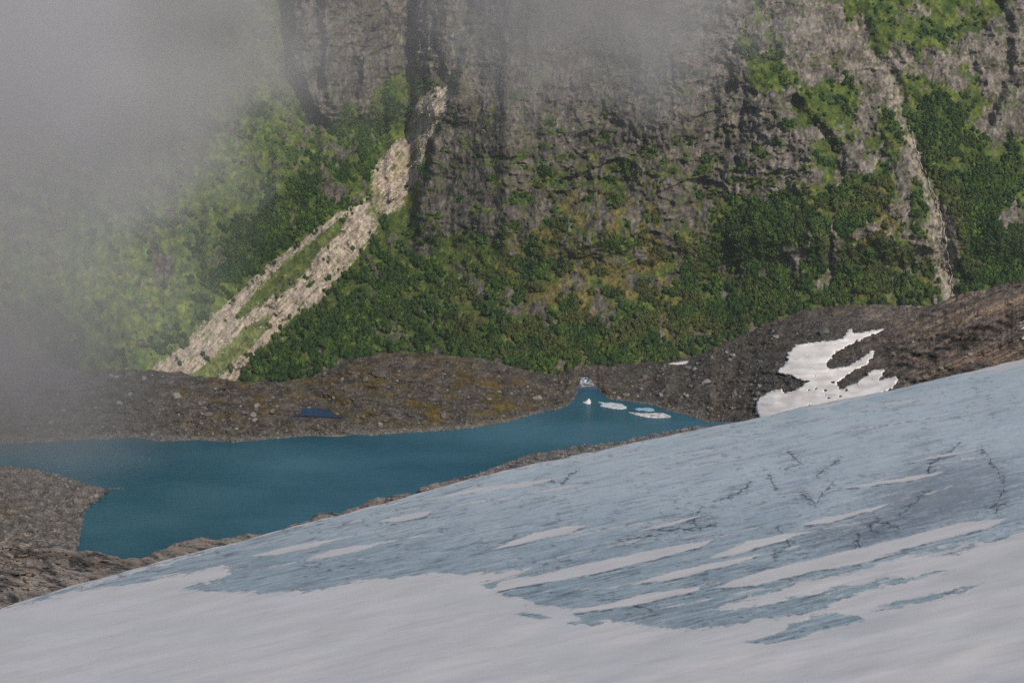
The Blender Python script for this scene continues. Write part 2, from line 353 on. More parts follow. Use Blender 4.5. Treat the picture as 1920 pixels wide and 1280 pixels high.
# dirt fringe where snow thins out over the ice
fringe = np.clip(1 - np.abs(snow - 0.35) * 3, 0, 1) * smooth(0.0, 0.35, fbm(PX / 30, PY / 12, 3, 64))
ice = mix(ice, ice * 0 + col3((0.30, 0.44, 0.47)), (0.7 * blob(PX, PY, 1570, 762, 90, 9, -9) * smooth(-0.3, 0.3, fbm(PX / 40, PY / 8, 3, 65)))[..., None])
gcol = mix(ice, sn, snow[..., None]); gcol = mix(gcol, gcol * 0 + col3((0.15, 0.14, 0.13)), (fringe * 0.75)[..., None])
base_Y = glacier_Y(PX, PY)
h = fbm(A_ / 300, B_ / 70, 2, 71) * 0.09 + 0.0 + (1 - snow) * (fbm(A_ / 90, B_ / 10, 3, 72) * 0.035 + fbm(PX / 20, PY / 7, 2, 73) * 0.010)
h = h * smooth(0.0, 0.12, tt)[:, None] * np.clip(150 / base_Y, 0.35, 1.1)
YY = glacier_Y(PX, PY, h)
V = pt(PX, PY, YY)
# the ice rolls over beyond its rim and drops to the rock
drop = []
for k in range(14, 0, -1):
    dY = 0.8 * k + 0.22 * k * k
    e = V[0].copy(); s = slope_of(PY[0]); Yk = e[:, 1] + dY
    drop.append(np.stack([e[:, 0] * Yk / e[:, 1], Yk, e[:, 2] + s * dY - 0.05 * dY - 0.035 * dY * dY], -1))
V = np.concatenate([np.array(drop), V], 0)
gcol = np.concatenate([np.repeat(gcol[:1], 14, 0), gcol], 0)
# snow slope carried on towards and below the camera
tail = []
for k, py in enumerate([1400, 1500, 1650, 1900, 2300, 3000]):
    tail.append(pt(gx, gx * 0 + py, glacier_Y(gx, gx * 0 + py)))
V = np.concatenate([V, np.array(tail)], 0); gcol = np.concatenate([gcol, np.repeat(gcol[-1:], 6, 0)], 0)
n, m = V.shape[:2]
link('glacier', make_mesh('glacier', V, grid_faces(n, m), gcol), M_glacier, kind='structure',
     label='glacier of blue grey ice streaked with white snow, sloping across the foreground')

# ------------------------------------------------------------------ the lake basin
LAKE_Z = -150.0
SHORE = [(-520, 838), (-100, 834), (60, 830), (150, 824), (260, 821), (300, 827), (370, 824), (437, 829), (480, 825), (560, 818), (640, 813), (700, 816), (760, 811), (850, 806), (900, 800),
         (960, 789), (1000, 776), (1050, 766), (1066, 758), (1076, 747), (1083, 735), (1090, 731), (1120, 731), (1128, 734), (1133, 741), (1142, 748), (1180, 752), (1225, 759), (1245, 768), (1290, 778), (1340, 797)]
CREST = [(-520, 560), (-200, 590), (0, 628), (50, 648), (90, 680), (150, 692), (230, 694), (300, 695), (340, 697), (360, 705), (385, 706), (420, 710), (470, 716), (540, 716), (575, 708), (600, 697), (640, 678), (700, 664), (760, 661), (830, 664), (870, 669), (900, 670), (950, 685),
         (1000, 696), (1045, 703), (1065, 692), (1090, 684), (1150, 684), (1220, 680), (1300, 668), (1345, 650), (1400, 622), (1450, 600), (1500, 585), (1560, 574), (1640, 571), (1735, 574), (1770, 562), (1810, 548), (1860, 538), (1920, 527), (2100, 500), (2430, 470)]
def mor_bottom(px):
    a = interp(px, SHORE); b = sinterp(px, EDGE, 50) + 26
    return np.where(px < 1338, a, np.maximum(797 + 0 * px, 0) * 0 + np.minimum(b, 797 + (px - 1338) * 0.25 + 30))
def mor_Y(px, py, detail=1.0, noise=True):
    pb = mor_bottom(px); pc = interp(px, CREST)
    shoreY = LAKE_Z / slope_of(interp(px, SHORE))
    Yb = np.where(px < 1338, shoreY, mix(478.0, sinterp(px, [(1338, 478), (1500, 462), (1920, 432), (2430, 430)], 120), smooth(1338, 1460, px)))
    Wd = sinterp(px, [(-520, 70), (0, 55), (300, 34), (620, 40), (780, 44), (950, 38), (1040, 40), (1064, 38), (1076, 24), (1084, 14), (1130, 14), (1138, 36), (1200, 44), (1300, 58), (1560, 95), (1920, 120), (2430, 150)], 6)
    Wd = mix(Wd, sinterp(px, [(1150, 40), (1300, 58), (1560, 95), (1920, 120), (2430, 150)], 90), smooth(1250, 1330, px))
    t = np.clip((pb - py) / np.maximum(pb - pc, 1), -0.3, 1.2)
    # gentle shore, steeper middle, rounded crest
    prof = np.clip(t, -1, 1) * 0.75 + 0.25 * np.clip(t, 0, 1) ** 2.2
    Y = Yb + Wd * prof
    if noise:
        x = ray_x(px, py) * Y
        q = smooth(0.0, 0.10, t)
        Y = Y + q * (fbm(x / 30, py / 34, 3, 82) * 4 * smooth(0, .3, t) * smooth(1.15, 0.8, t))
        Y = Y + detail * q * (ridge(px / 30, py / 18, 3, 83) * 1.5 - 0.8 + fbm(px / 8, py / 5, 3, 84) * 0.42)
        rk = smooth(1560, 1760, px)
        Y = Y + detail * rk * (ridge((px + 2 * py) / 60, (py + px * 0.42) / 24, 5, 85, 0.65) * 9 - 5)
    # the little tarn lies in a level hollow
    if TARN_Z is None: return Y, t, pc
    sdt = poly_sd(px, py, TARN, 44)
    f = smooth(-40, 0, sdt)
    Y = mix(Y, (TARN_Z - 0.3) / slope_of(py), f)
    return Y, t, pc
TARN = [(566, 768), (572, 765), (590, 764), (600, 765), (612, 769), (624, 774), (632, 779), (645, 781), (636, 783), (622, 783), (600, 781), (585, 780), (568, 779), (550, 780), (552, 778), (565, 777)]
TARN_Z = None
TARN_Z = float(slope_of(774.0) * mor_Y(np.array([600.0]), np.array([774.0]), noise=False)[0][0])
SNOW1 = [(1418, 752), (1428, 742), (1445, 732), (1465, 728), (1470, 736), (1498, 728), (1510, 716), (1490, 708), (1478, 704), (1455, 699), (1474, 680), (1477, 660), (1492, 646), (1510, 643), (1540, 640), (1566, 637), (1580, 634), (1590, 618), (1598, 617), (1602, 624), (1640, 619), (1667, 613),
         (1640, 626), (1600, 643), (1566, 662), (1549, 686), (1560, 691), (1590, 686), (1610, 675), (1636, 655), (1641, 662), (1625, 684), (1600, 696), (1568, 718), (1575, 730), (1600, 720), (1628, 700), (1640, 692), (1660, 693), (1650, 712), (1680, 703), (1684, 712), (1675, 726), (1640, 745), (1580, 760),
         (1500, 780), (1440, 792), (1425, 785), (1416, 768)]
SNOW2 = [(1250, 683), (1262, 679), (1285, 676), (1291, 677), (1286, 682), (1270, 684)]
SNOW3 = [(1912, 604), (1930, 596), (1940, 640), (1915, 636), (1919, 622), (1910, 616)]

mx = spaced(-520, 2430, 2.0, -40, 1980, 9)
nr = 150
ty = np.concatenate([np.linspace(-0.10, 0, 5)[:-1], np.linspace(0, 1, nr)])
MPX = np.repeat(mx[None], len(ty), 0)
pb = mor_bottom(mx); pc = interp(mx, CREST) + fbm(mx / 34, mx * 0 + 1.7, 4, 81, 0.6) * 4.5
pc = pc + 1.4 * fbm(mx / 6, mx * 0 + 4.2, 3, 80)
MPY = pb[None] + (pc - pb)[None] * ty[:, None]
MPY[:4] = pb[None] + np.array([16, 10, 5, 2])[:, None]
MY, MT, _ = mor_Y(MPX, MPY)
V = pt(MPX, MPY, MY)
# below the shore the bed runs on under the water
for k, (dY, dz) in enumerate([(-16, -9), (-9, -5), (-4, -2.0), (-1.0, -0.6)]):
    V[k] = np.stack([ray_x(mx, pb) * (MY[4] + dY), MY[4] + dY, slope_of(pb) * MY[4] + dz], -1)
def moraine_colour(px, py, t):
    base = mix(col3((0.036, 0.031, 0.026)), col3((0.092, 0.081, 0.069)), smooth(-0.5, 0.6, fbm(px / 26, py / 12, 5, 91, 0.6))[..., None])
    st = smooth(0.22, 0.55, fbm(px / 4.5, py / 3, 2, 92))
    base = mix(base, base * 0 + col3((0.19, 0.175, 0.16)), (st * 0.45)[..., None])
    moss = smooth(-0.15, 0.45, fbm(px / 60, py / 22, 4, 93)) * (0.15 + 1.1 * blob(px, py, 830, 745, 280, 60) + 0.7 * blob(px, py, 440, 745, 110, 45) + 0.6 * blob(px, py, 1150, 745, 50, 12))
    mc = mix(col3((0.060, 0.050, 0.014)), col3((0.115, 0.075, 0.016)), smooth(-0.3, 0.4, fbm(px / 30, py / 14, 3, 94))[..., None])
    base = mix(base, mc, np.clip(moss * 0.85, 0, 0.85)[..., None])
    brn = smooth(0.0, 0.5, fbm(px / 40, py / 20, 3, 95)) * blob(px, py, 780, 700, 260, 45)
    base = mix(base, base * 0 + col3((0.075, 0.048, 0.030)), (brn * 0.7)[..., None])
    # bare rock rising to the right
    rk = smooth(1600, 1720, px + fbm(px / 50, py / 30, 3, 96) * 80)
    a = px + 2.0 * py; b = py + 0.42 * px
    b = b + 14 * fbm(px / 60, py / 30, 3, 102)
    rc = mix(col3((0.055, 0.046, 0.040)), col3((0.21, 0.165, 0.132)), smooth(-0.4, 0.45, 0.6 * fbm(a / 130, b / 16, 5, 97, 0.6) + 0.6 * fbm(px / 14, py / 8, 4, 103, 0.65))[..., None])
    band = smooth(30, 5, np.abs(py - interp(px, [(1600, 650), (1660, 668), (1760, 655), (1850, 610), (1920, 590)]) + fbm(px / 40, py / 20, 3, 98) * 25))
    rc = rc * (1 - 0.85 * band * smooth(-0.4, 0.3, fbm(px / 20, py / 10, 3, 99)))[..., None]  # darkened strip paints the shade of a recess into the rock colour
    tan = blob(px, py, 1850, 668, 90, 14, -12) + blob(px, py, 1880, 572, 70, 16, -18) + 0.7 * blob(px, py, 1740, 610, 60, 10, -20)
    rc = mix(rc, col3((0.27, 0.195, 0.135)) + 0 * rc, np.clip(tan * 0.7, 0, 1)[..., None])
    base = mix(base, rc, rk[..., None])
    pale = blob(px, py, 1650, 585, 90, 16, -8) * smooth(-0.3, 0.3, fbm(px / 30, py / 6, 3, 100))
    base = mix(base, base * 0 + col3((0.21, 0.175, 0.145)), (0.6 * pale)[..., None])
    # washed pale cobbles along the waterline
    wash = smooth(0.10, 0.02, t) * smooth(1345, 1300, px)
    base = mix(base, base * 0 + col3((0.17, 0.16, 0.145)), (wash * 0.5)[..., None])
    return base
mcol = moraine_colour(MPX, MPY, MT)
# behind the crest the ridge falls away into the valley
back = []; top = V[-1]
for dY, dz in [(2.5, -0.6), (7, -3), (16, -9), (34, -22), (70, -55), (150, -130), (300, -235)]:
    wob = fbm(mx / 30, mx * 0 + dY, 3, 101) * min(dY * 0.25, 8)
    back.append(np.stack([top[:, 0] * (1 + dY / top[:, 1]), top[:, 1] + dY, top[:, 2] + dz + slope_of(pc) * 0 + wob * 0.3], -1))
V = np.concatenate([V, np.array(back)], 0); mcol = np.concatenate([mcol, np.repeat(mcol[-1:], 7, 0)], 0)
n, m = V.shape[:2]
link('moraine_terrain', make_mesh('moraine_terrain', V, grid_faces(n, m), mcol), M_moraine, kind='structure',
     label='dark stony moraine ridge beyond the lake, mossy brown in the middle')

def patch(name, poly, lift, lab, cat, mat, colf, kind=None, warp=2.2, step=1.0, thr=0.0, group=None, holes=None):
    P = np.array(poly); xs = np.arange(P[:, 0].min() - 6, P[:, 0].max() + 6, step); ys = np.arange(P[:, 1].max() + 6, P[:, 1].min() - 6, -step)
    X, Yp = np.meshgrid(xs, ys)
    sd = poly_sd(X + fbm(X / 9, Yp / 6, 3, 111) * warp * 2, Yp + fbm(X / 8, Yp / 5, 3, 112) * warp, poly, 30)
    if holes is not None: sd = np.minimum(sd, holes(X, Yp))
    D, t, _ = mor_Y(X, Yp, detail=0.0)
    D0, _, _ = mor_Y(X, Yp)
    D = D - lift * (0.35 + 0.65 * np.clip(sd / 2.5, 0, 1))
    V = pt(X, Yp, D); keep = (sd[:-1, :-1] > thr) & (sd[1:, 1:] > thr)
    F = grid_faces(*X.shape, keep)
    v, F, c = compact(V, F, colf(X, Yp))
    me = make_mesh(name, v, F, c)
    return link(name, me, mat, label=lab, cat=cat, kind=kind, group=group)
def snow_col(X, Y):
    c = mix(col3((0.58, 0.545, 0.51)), col3((0.70, 0.67, 0.645)), smooth(-0.4, 0.4, fbm(X / 30, Y / 12, 3, 113))[..., None])
    return c
def snow_holes(X, Y):
    g = fbm(X / 16, Y / 7, 3, 114) + 0.5 * blob(X, Y, 1500, 718, 40, 14) + 0.5 * blob(X, Y, 1585, 720, 50, 16, -30) - 0.0015 * np.abs(Y - 715)
    return (0.85 - g) * 14
patch('snow_patch', SNOW1, 2.0, 'large ragged white snow patch with dark rocks poking through, above the glacier rim', 'snow patch', M_snow, snow_col, holes=snow_holes)
patch('snow_patch', SNOW2, 0.8, 'tiny white sliver of snow on the moraine crest right of the lake outlet', 'snow patch', M_snow, snow_col, warp=1.0, step=0.7)
patch('snow_patch', SNOW3, 0.8, 'small scrap of white snow on dark rock at the right edge of the photo', 'snow patch', M_snow, snow_col, warp=1.5)
def stream_col(X, Y):
    foam = smooth(0.0, 0.3, fbm(X / 5, Y / 2.2, 3, 115)) * smooth(722, 712, Y)
    c = mix(col3((0.02, 0.05, 0.10)), col3((0.07, 0.08, 0.10)), smooth(733, 722, Y)[..., None])
    return mix(c, c * 0 + col3((0.62, 0.65, 0.70)), foam[..., None])
M_stream = ground_mat('stream_water', rough=0.25, spec=0.5, scale=1.2, contrast=0.3, bump=0.5, bdist=0.2)
patch('stream', [(1083, 738), (1084, 724), (1088, 712), (1090, 707), (1100, 706), (1108, 712), (1116, 720), (1124, 730), (1131, 738)], 0.5,
      'shallow stream running out of the lake with white water at its head', None, M_stream, stream_col, kind='structure', warp=1.0, step=0.8)

# peninsula on the left shore and the bedrock between glacier and lake
PEN = [(-560, 800), (-300, 850), (0, 872), (60, 877), (110, 890), (150, 903), (185, 914), (198, 921), (192, 934), (170, 946), (158, 965), (154, 985), (148, 1008), (144, 1034), (130, 1080), (-560, 1080)]
def pen_Y(px, py):
    sd = poly_sd(px + fbm(px / 14, py / 10, 3, 121) * 5, py + fbm(px / 14, py / 10, 3, 122) * 3, PEN, 40)
    hh = np.where(sd > 0, 0.065 * np.minimum(sd, 90) + 0.6 * smooth(0, 6, sd), 0.12 * sd)
    hh = hh + smooth(0, 12, sd) * (fbm(px / 30, py / 14, 4, 123) * 1.1 + fbm(px / 6, py / 4, 3, 124) * 0.22)
    return (LAKE_Z + hh) / slope_of(py), sd
xs = spaced(-520, 225, 1.8, -40, 225, 8); ys = np.arange(1078, 862, -1.6)
X, Yp = np.meshgrid(xs, ys)
D, sd = pen_Y(X, Yp)
c = mix(col3((0.075, 0.069, 0.062)), col3((0.165, 0.150, 0.135)), smooth(-0.5, 0.5, fbm(X / 20, Yp / 10, 5, 125, 0.6))[..., None])
c = mix(c, c * 0 + col3((0.30, 0.29, 0.27)), (0.5 * smooth(0.25, 0.5, fbm(X / 4.5, Yp / 3, 2, 126)))[..., None])
c = mix(c, c * 0 + col3((0.12, 0.095, 0.045)), (0.5 * blob(X, Yp, 0, 960, 70, 50) * smooth(-0.2, 0.3, fbm(X / 30, Yp / 20, 3, 127)))[..., None])
V = pt(X, Yp, D); keep = (sd[:-1, :-1] > -16)
v, F, c = compact(V, grid_faces(*X.shape, keep), c)
link('peninsula_terrain', make_mesh('peninsula_terrain', v, F, c), M_moraine, kind='structure', label='grey stony spit of land reaching into the lake on the left')

ROCKTOP = [(-520, 960), (-200, 985), (0, 1002), (60, 1022), (130, 1030), (170, 1032), (205, 1040), (235, 1047), (270, 1043), (300, 1034), (330, 1018), (352, 1010), (420, 1008), (470, 1001), (490, 998), (497, 1003), (520, 996), (528, 993), (545, 984), (556, 984), (578, 975), (590, 966), (640, 960), (690, 940), (710, 932), (765, 925), (776, 928), (790, 912), (820, 905), (862, 893), (890, 890), (925, 876),
           (960, 862), (1000, 852), (1040, 842), (1100, 834), (1160, 829), (1200, 818), (1260, 806), (1340, 796), (1380, 792)]
bx = spaced(-520, 1380, 1.8, -40, 1380, 8)
tb = np.linspace(0, 1, 110)
top = interp(bx, ROCKTOP) + fbm(bx / 28, bx * 0 + 2.2, 4, 131, 0.55) * 5
bot = edge_py(bx) + 14
top = np.minimum(top, bot - 10)
RX = np.repeat(bx[None], 110, 0); RY = bot[None] + (top - bot)[None] * tb[:, None]
yb = glacier_Y(bx, edge_py(bx)) + 26; yt = LAKE_Z / slope_of(top) * interp(bx, [(0, 0.98), (300, 0.95), (700, 0.93), (1340, 0.97)])
def rock_Y(px, py, tb_):
    Y = yb[None] + (yt - yb)[None] * tb_ ** 0.8
    q = smooth(0.0, 0.1, tb_) * smooth(1.0, 0.9, tb_)
    Y = Y + q * (ridge((px + py) / 55, (py - px * 0.2) / 24, 4, 132, 0.55) * 15 - 9 + ridge(px / 12, py / 7, 3, 133, 0.6) * 3 - 1.6)
    return Y
D = rock_Y(RX, RY, tb[:, None])
a = RX + RY; b = RY - 0.25 * RX
b = b + 16 * fbm(RX / 70, RY / 40, 3, 139)
rn = fbm(a / 70, b / 9, 5, 134, 0.62) * 1.15
c = mix(col3((0.06, 0.056, 0.053)), col3((0.42, 0.345, 0.28)), smooth(-0.45, 0.5, rn + 0.10 + 0.26 * fbm(RX / 7, RY / 4, 3, 138))[..., None])
c = mix(c, c * 0 + col3((0.38, 0.29, 0.21)), (0.6 * smooth(0.0, 0.5, fbm(RX / 40, RY / 14, 3, 135)) * smooth(-60, 200, RX))[..., None])
c = c * (1 - 0.85 * smooth(0.86, 0.95, ridge(a / 34, b / 10, 4, 136)))[..., None]
grey = smooth(850, 1000, RX); c = mix(c, c * 0 + np.stack([smooth(-0.4, 0.5, fbm(RX / 14, RY / 6, 4, 137)) * 0.14 + 0.10] * 3, -1) * col3((1.04, 1, 0.95)), (grey * 0.75)[..., None])
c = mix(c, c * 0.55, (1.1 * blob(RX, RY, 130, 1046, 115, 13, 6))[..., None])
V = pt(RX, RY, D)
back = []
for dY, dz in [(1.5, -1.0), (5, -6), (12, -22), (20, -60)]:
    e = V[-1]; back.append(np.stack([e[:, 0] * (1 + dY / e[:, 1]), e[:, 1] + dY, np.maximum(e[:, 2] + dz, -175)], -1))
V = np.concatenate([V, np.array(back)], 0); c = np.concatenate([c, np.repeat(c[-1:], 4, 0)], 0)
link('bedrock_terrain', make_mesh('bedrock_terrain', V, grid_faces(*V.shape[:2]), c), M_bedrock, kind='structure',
     label='smooth tan and grey ice-scoured bedrock between the glacier rim and the lake')
ROCKS_V = V

# water
def flat(name, poly, z, mat, lab):
    me = bpy.data.meshes.new(name); me.from_pydata([(x, y, z) for x, y in poly], [], [list(range(len(poly)))]); me.update()
    return link(name, me, mat, kind='structure', label=lab)
shore_far = [tuple(pt(np.array(float(a_)), np.array(float(b_)), LAKE_Z / slope_of(float(b_)) + 5.0)[:2]) for a_, b_ in SHORE]
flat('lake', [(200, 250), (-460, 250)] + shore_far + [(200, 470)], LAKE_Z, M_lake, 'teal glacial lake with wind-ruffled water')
tp = [tuple(pt(np.array(float(a_)), np.array(float(b_)), TARN_Z / slope_of(float(b_)))[:2]) for a_, b_ in TARN]
flat('tarn', tp, TARN_Z, M_tarn, 'tiny dark blue tarn in a hollow of the moraine')

# ------------------------------------------------------------------ the mountain across the valley
ux = spaced(-520, 2430, 2.1, -30, 1960, 8)
uy = np.concatenate([np.arange(800, 720, -6), np.arange(720, -20, -1.55), np.arange(-20, -420, -9)])
X, Yp = np.meshgrid(ux, uy)
LCLIFF = [(540, -450), (548, 60), (545, 130), (560, 175), (585, 215), (612, 245), (632, 225), (655, 190), (680, 198), (700, 178), (722, 150), (750, 140), (790, 152), (835, 165), (850, 150), (872, 60), (900, -450)]
BUTT = [(895, -450), (872, 60), (850, 150), (835, 200), (803, 268), (795, 330), (779, 380), (776, 470), (800, 474), (830, 450), (862, 436), (900, 440), (940, 462), (985, 448), (1010, 398), (1060, 362), (1130, 345), (1200, 345), (1240, 420), (1290, 410), (1300, 432), (1312, 372), (1400, 382), (1450, 388), (1480, 352), (1540, 362), (1550, 312), (1490, 245), (1440, 195), (1400, 150), (1390, 60), (1420, -450)]
n8 = fbm(X / 60, Yp / 60, 4, 201); n9 = fbm(X / 60, Yp / 60, 4, 202)
Xw = X + n8 * 22; Yw = Yp + n9 * 22
sdL = poly_sd(X + n8 * 10, Yp + n9 * 14, LCLIFF); sdB = poly_sd(X + n8 * 6, Yp + n9 * 26, BUTT)
cliff = np.maximum(smooth(-8, 8, sdL), smooth(-8, 10, sdB))
SL = interp(Yp, [(-450, 900), (60, 872), (150, 850), (200, 835), (268, 803), (330, 795), (380, 778), (480, 775), (560, 760), (800, 700)])     # the buttress' left edge
VL = interp(Yp, [(-450, 890), (60, 868), (165, 838), (215, 830), (262, 800), (330, 785), (372, 765), (400, 738), (440, 705), (505, 655), (560, 605), (590, 565), (660, 482), (715, 438), (800, 380)])   # the valley line
# how rocky the mixed right-hand slopes are
W = -0.35 + 0 * X
for (cx, cy, rx, ry, ro, a) in [(1480, 50, 80, 90, 20, .9), (1585, 90, 60, 70, 30, .9), (1650, 170, 30, 110, -28, .95), (1700, 330, 22, 120, -12, .85), (1800, 120, 110, 70, 15, .75), (1880, 215, 55, 55, 0, .75), (1900, 90, 60, 80, 0, .7),
                                (1440, 215, 90, 35, 38, .9), (1500, 262, 60, 30, 40, .8), (1560, 460, 12, 90, -6, .8), (1595, 250, 40, 50, -20, .7), (1750, 430, 30, 100, -20, .45), (1610, 310, 50, 30, 0, .7),
                                (1780, 500, 16, 60, -8, .9), (1735, 460, 40, 30, 20, .5), (1900, 390, 22, 30, 0, .8), (1505, 475, 30, 14, 0, .7), (1600, 445, 60, 14, 20, .5),
                                (1130, 400, 120, 70, 0, .45), (1050, 560, 160, 50, 0, .26), (1270, 400, 40, 60, 0, .8), (1130, 590, 30, 40, 30, .5), (1190, 480, 120, 16, 0, .4), (640, 290, 20, 40, 20, .6), (640, 360, 40, 14, -20, .7), (560, 330, 60, 30, -40, .2),
                                (1540, 200, 55, 28, 30, -1.0), (1450, 130, 26, 60, 45, -.6), (1750, 225, 60, 60, 20, -1.1), (1720, 60, 80, 20, 10, -.7), (1850, 330, 120, 50, 10, -.5), (1580, 380, 60, 40, 30, -.6), (1570, 270, 24, 80, -25, -.7), (300, 480, 22, 40, 10, .6)]:
    W = W + a * blob(X, Yp, cx, cy, rx, ry, -ro)
aL = X - 0.5 * Yp
rn = fbm(X / 42, Yp / 55, 5, 211, 0.62)
rockf = W + rn * 1.0 + 0.38 * fbm(X / 9, Yp / 16, 3, 212)
rock = np.maximum(smooth(-0.02, 0.16, rockf), smooth(-4, 4, sdL + rn * 16 + 0 * X))
bveg = fbm(X / 50, Yp / 16, 5, 213, 0.6)      # ledges of grass on the buttress
rockB = smooth(-6, 5, sdB + rn * 22) * (1 - smooth(0.0, 0.26, bveg - 0.0016 * (380 - Yp) + 0.35 * blob(X, Yp, 1120, 330, 180, 40) + 0.3 * blob(X, Yp, 1420, 330, 50, 12) - 0.25 * blob(X, Yp, 860, 400, 90, 90)))
rock = np.maximum(rock, rockB)
slope = mix(0.80 + 0 * X, 1.25 + 0 * X, smooth(-0.3, 0.4, rockf)); slope = mix(slope, 2.3 + 0 * X, cliff)
slope = slope * (1 + 0.10 * fbm(X / 120, Yp / 60, 3, 214)) + 0.35 * smooth(1300, 1500, X)
slope = np.where(Yp < -20, 2.0, slope)
slope = mix(hblur(slope, 7), hblur(slope, 36), smooth(960, 1060, X))
# walk each column up from the valley
mm = slope_of(uy); Yd = np.zeros_like(X); cur = np.full(len(ux), 1235.0)
for k in range(len(uy)):
    if k: cur = cur + np.clip(cur * (mm[k] - mm[k - 1]) / np.maximum(slope[k] - mm[k], 0.25), 0, 30)
    Yd[k] = cur
wall = smooth(-3, 16, X - SL + fbm(Yp / 25, X * 0, 3, 215) * 6 )
Yl = hblur(Yd, 4)
Yd = Yl
dV = X - VL
Yd = Yd - 0.26 * np.minimum(np.maximum(dV, 0), 420) - 0.22 * np.minimum(np.maximum(-dV, 0), 500)
Yd = Yd - 18 * wall * smooth(520, 400, Yp)
wallL = smooth(-6, 10, X - interp(Yp, [(-450, 540), (130, 545), (245, 612)]) - n8 * 10) * smooth(250, 200, Yp)
wallL = wallL * smooth(900, 860, X)
Yd = Yd - 30 * smooth(0, 150, X - SL) * smooth(520, 430, Yp) * (SL > 0)
Yd = Yd - 26 * wallL
# side gullies on the right
G2 = [(1560, -60), (1600, 10), (1612, 50), (1640, 105), (1668, 130), (1690, 190), (1703, 235), (1712, 260), (1722, 300), (1745, 350), (1765, 410), (1775, 470), (1783, 520), (1786, 565), (1790, 640)]
G3 = [(1545, 290), (1548, 350), (1558, 395), (1562, 450), (1553, 490), (1556, 560), (1560, 620)]
G4 = [(1000, 250), (1004, 330), (985, 400), (962, 452)]
G5 = [(1392, 150), (1390, 230), (1380, 290), (1378, 320)]
for g_, dep, wd in [(G2, 7, 14), (G3, 7, 9), (G4, 7, 13), (G5, 4, 6), ([(1480, 190), (1530, 240), (1560, 270), (1570, 330)], 16, 14), ([(700, 30), (690, 90), (672, 130), (668, 180)], 12, 8), ([(590, -60), (600, 40), (598, 120), (612, 240)], 16, 9), ([(822, -50), (812, 60), (830, 150)], 10, 10), ([(1870, 0), (1895, 80), (1880, 150), (1850, 230)], 14, 14)]:
    d, al = line_d(X + n8 * 12, Yp + n9 * 8, g_, 90)
    Yd = Yd + dep * np.exp(-(d / wd) ** 2)
bx_ = ray_x(X, Yp) * Yd; bz_ = slope_of(Yp) * Yd
# relief: vertical ribs and ledges on rock, folds and hummocks on green slopes
rib = ridge(bx_ / 24 + fbm(bx_ / 50, bz_ / 50, 3, 221) * 1.0, bz_ / 52, 5, 222, 0.6)
ledge = ridge(bx_ / 60, bz_ / 16 + 0.25 * bx_ / 60, 4, 223, 0.6)
fold = fbm((bx_ + 0.35 * bz_) / 48, bz_ / 110, 4, 224)
fine = ridge(bx_ / 7, bz_ / 16, 4, 225, 0.6)
cr_ = np.maximum(cliff, 0.0)
Yd = Yd - rock * (rib - 0.55) * mix(5.0, 8.5, cr_) - rock * (ledge - 0.5) * mix(4.5, 5.0, cr_) - rock * (fine - 0.5) * mix(2.4, 3.2, cr_)
Yd = Yd - (1 - rock) * (fold * 5 + fbm(bx_ / 9, bz_ / 9, 4, 226) * 2.2)
Yd = Yd - fbm(X / 150, Yp / 120, 3, 227) * 4
dg = ridge((X - 0.55 * Yp) / 150 + 0.5 * fbm(X / 90, Yp / 90, 3, 229), (Yp + 0.45 * X) / 60, 4, 230, 0.6)
Yd = Yd - smooth(950, 1080, X) * (dg - 0.5) * mix(7.0, 13.0, cr_) - smooth(900, 600, X) * rock * (ridge((X + 0.25 * Yp) / 40, Yp / 60, 4, 233, 0.6) - 0.5) * 12
rghtm = smooth(1200, 1500, X)
Yd = Yd - rghtm * (ridge((X - 0.45 * Yp) / 90, (Yp + 0.2 * X) / 240, 3, 228) - 0.5) * 8

T1 = [(836, 165), (812, 165), (795, 180), (775, 205), (765, 235), (760, 255), (735, 275), (712, 298), (700, 330), (698, 352), (705, 392), (722, 404), (738, 400), (776, 348), (796, 290), (801, 264), (834, 212)]
T2 = [(690, 371), (665, 385), (640, 402), (600, 432), (540, 478), (500, 505), (452, 552), (400, 592), (380, 612), (340, 650), (290, 690), (280, 725), (440, 722), (470, 670), (490, 650), (545, 600), (600, 565), (650, 505), (700, 440), (710, 415), (700, 400)]
TG = [[(650, 404), (600, 440), (530, 492), (480, 545), (440, 590), (450, 600), (500, 562), (540, 545), (580, 502), (610, 462), (640, 432)],
      [(505, 588), (470, 610), (430, 640), (400, 668), (355, 705), (360, 730), (400, 725), (425, 690), (470, 650), (500, 620)],
      [(790, 268), (770, 275), (720, 330), (745, 320), (790, 290)], [(690, 395), (700, 345), (712, 348), (722, 400), (705, 425)]]
ta = X * math.cos(math.radians(-49)) + Yp * math.sin(math.radians(-49)); tb_ = -X * math.sin(math.radians(-49)) + Yp * math.cos(math.radians(-49))
ts = fbm(ta / 60, tb_ / 7, 4, 231, 0.6)
tf = 0.36 * perlin(X / 3, Yp / 3, 255) + 0.62 * ts + 0.25 * perlin(X / 9, Yp / 9, 260)
tal = smooth(0.38, 0.60, np.maximum(smooth(-10, 8, poly_sd(X, Yp, T1)), smooth(-12, 10, poly_sd(X, Yp, T2))) + tf)
tal = tal * smooth(-0.2, 0.0, X * 0 + 1)
for k, p in enumerate(TG): tal = tal * (1 - smooth(0.35, 0.6, smooth(-9, 9, poly_sd(X, Yp, p)) + tf) * (0.95, 0.85, 0.4, 0.45)[k])
tal = tal * (1 - 0.85 * smooth(0.28, 0.42, fbm(ta / 26, tb_ / 5, 4, 232, 0.6)))
tal = tal * (wall < 0.5)
tedge, al_ = line_d(X + ts * 4, Yp + ts * 4, [(640, 398), (560, 458), (500, 500), (450, 548), (400, 592)])
tal = np.maximum(tal, smooth(3.5, 1.5, tedge) * 0.8)
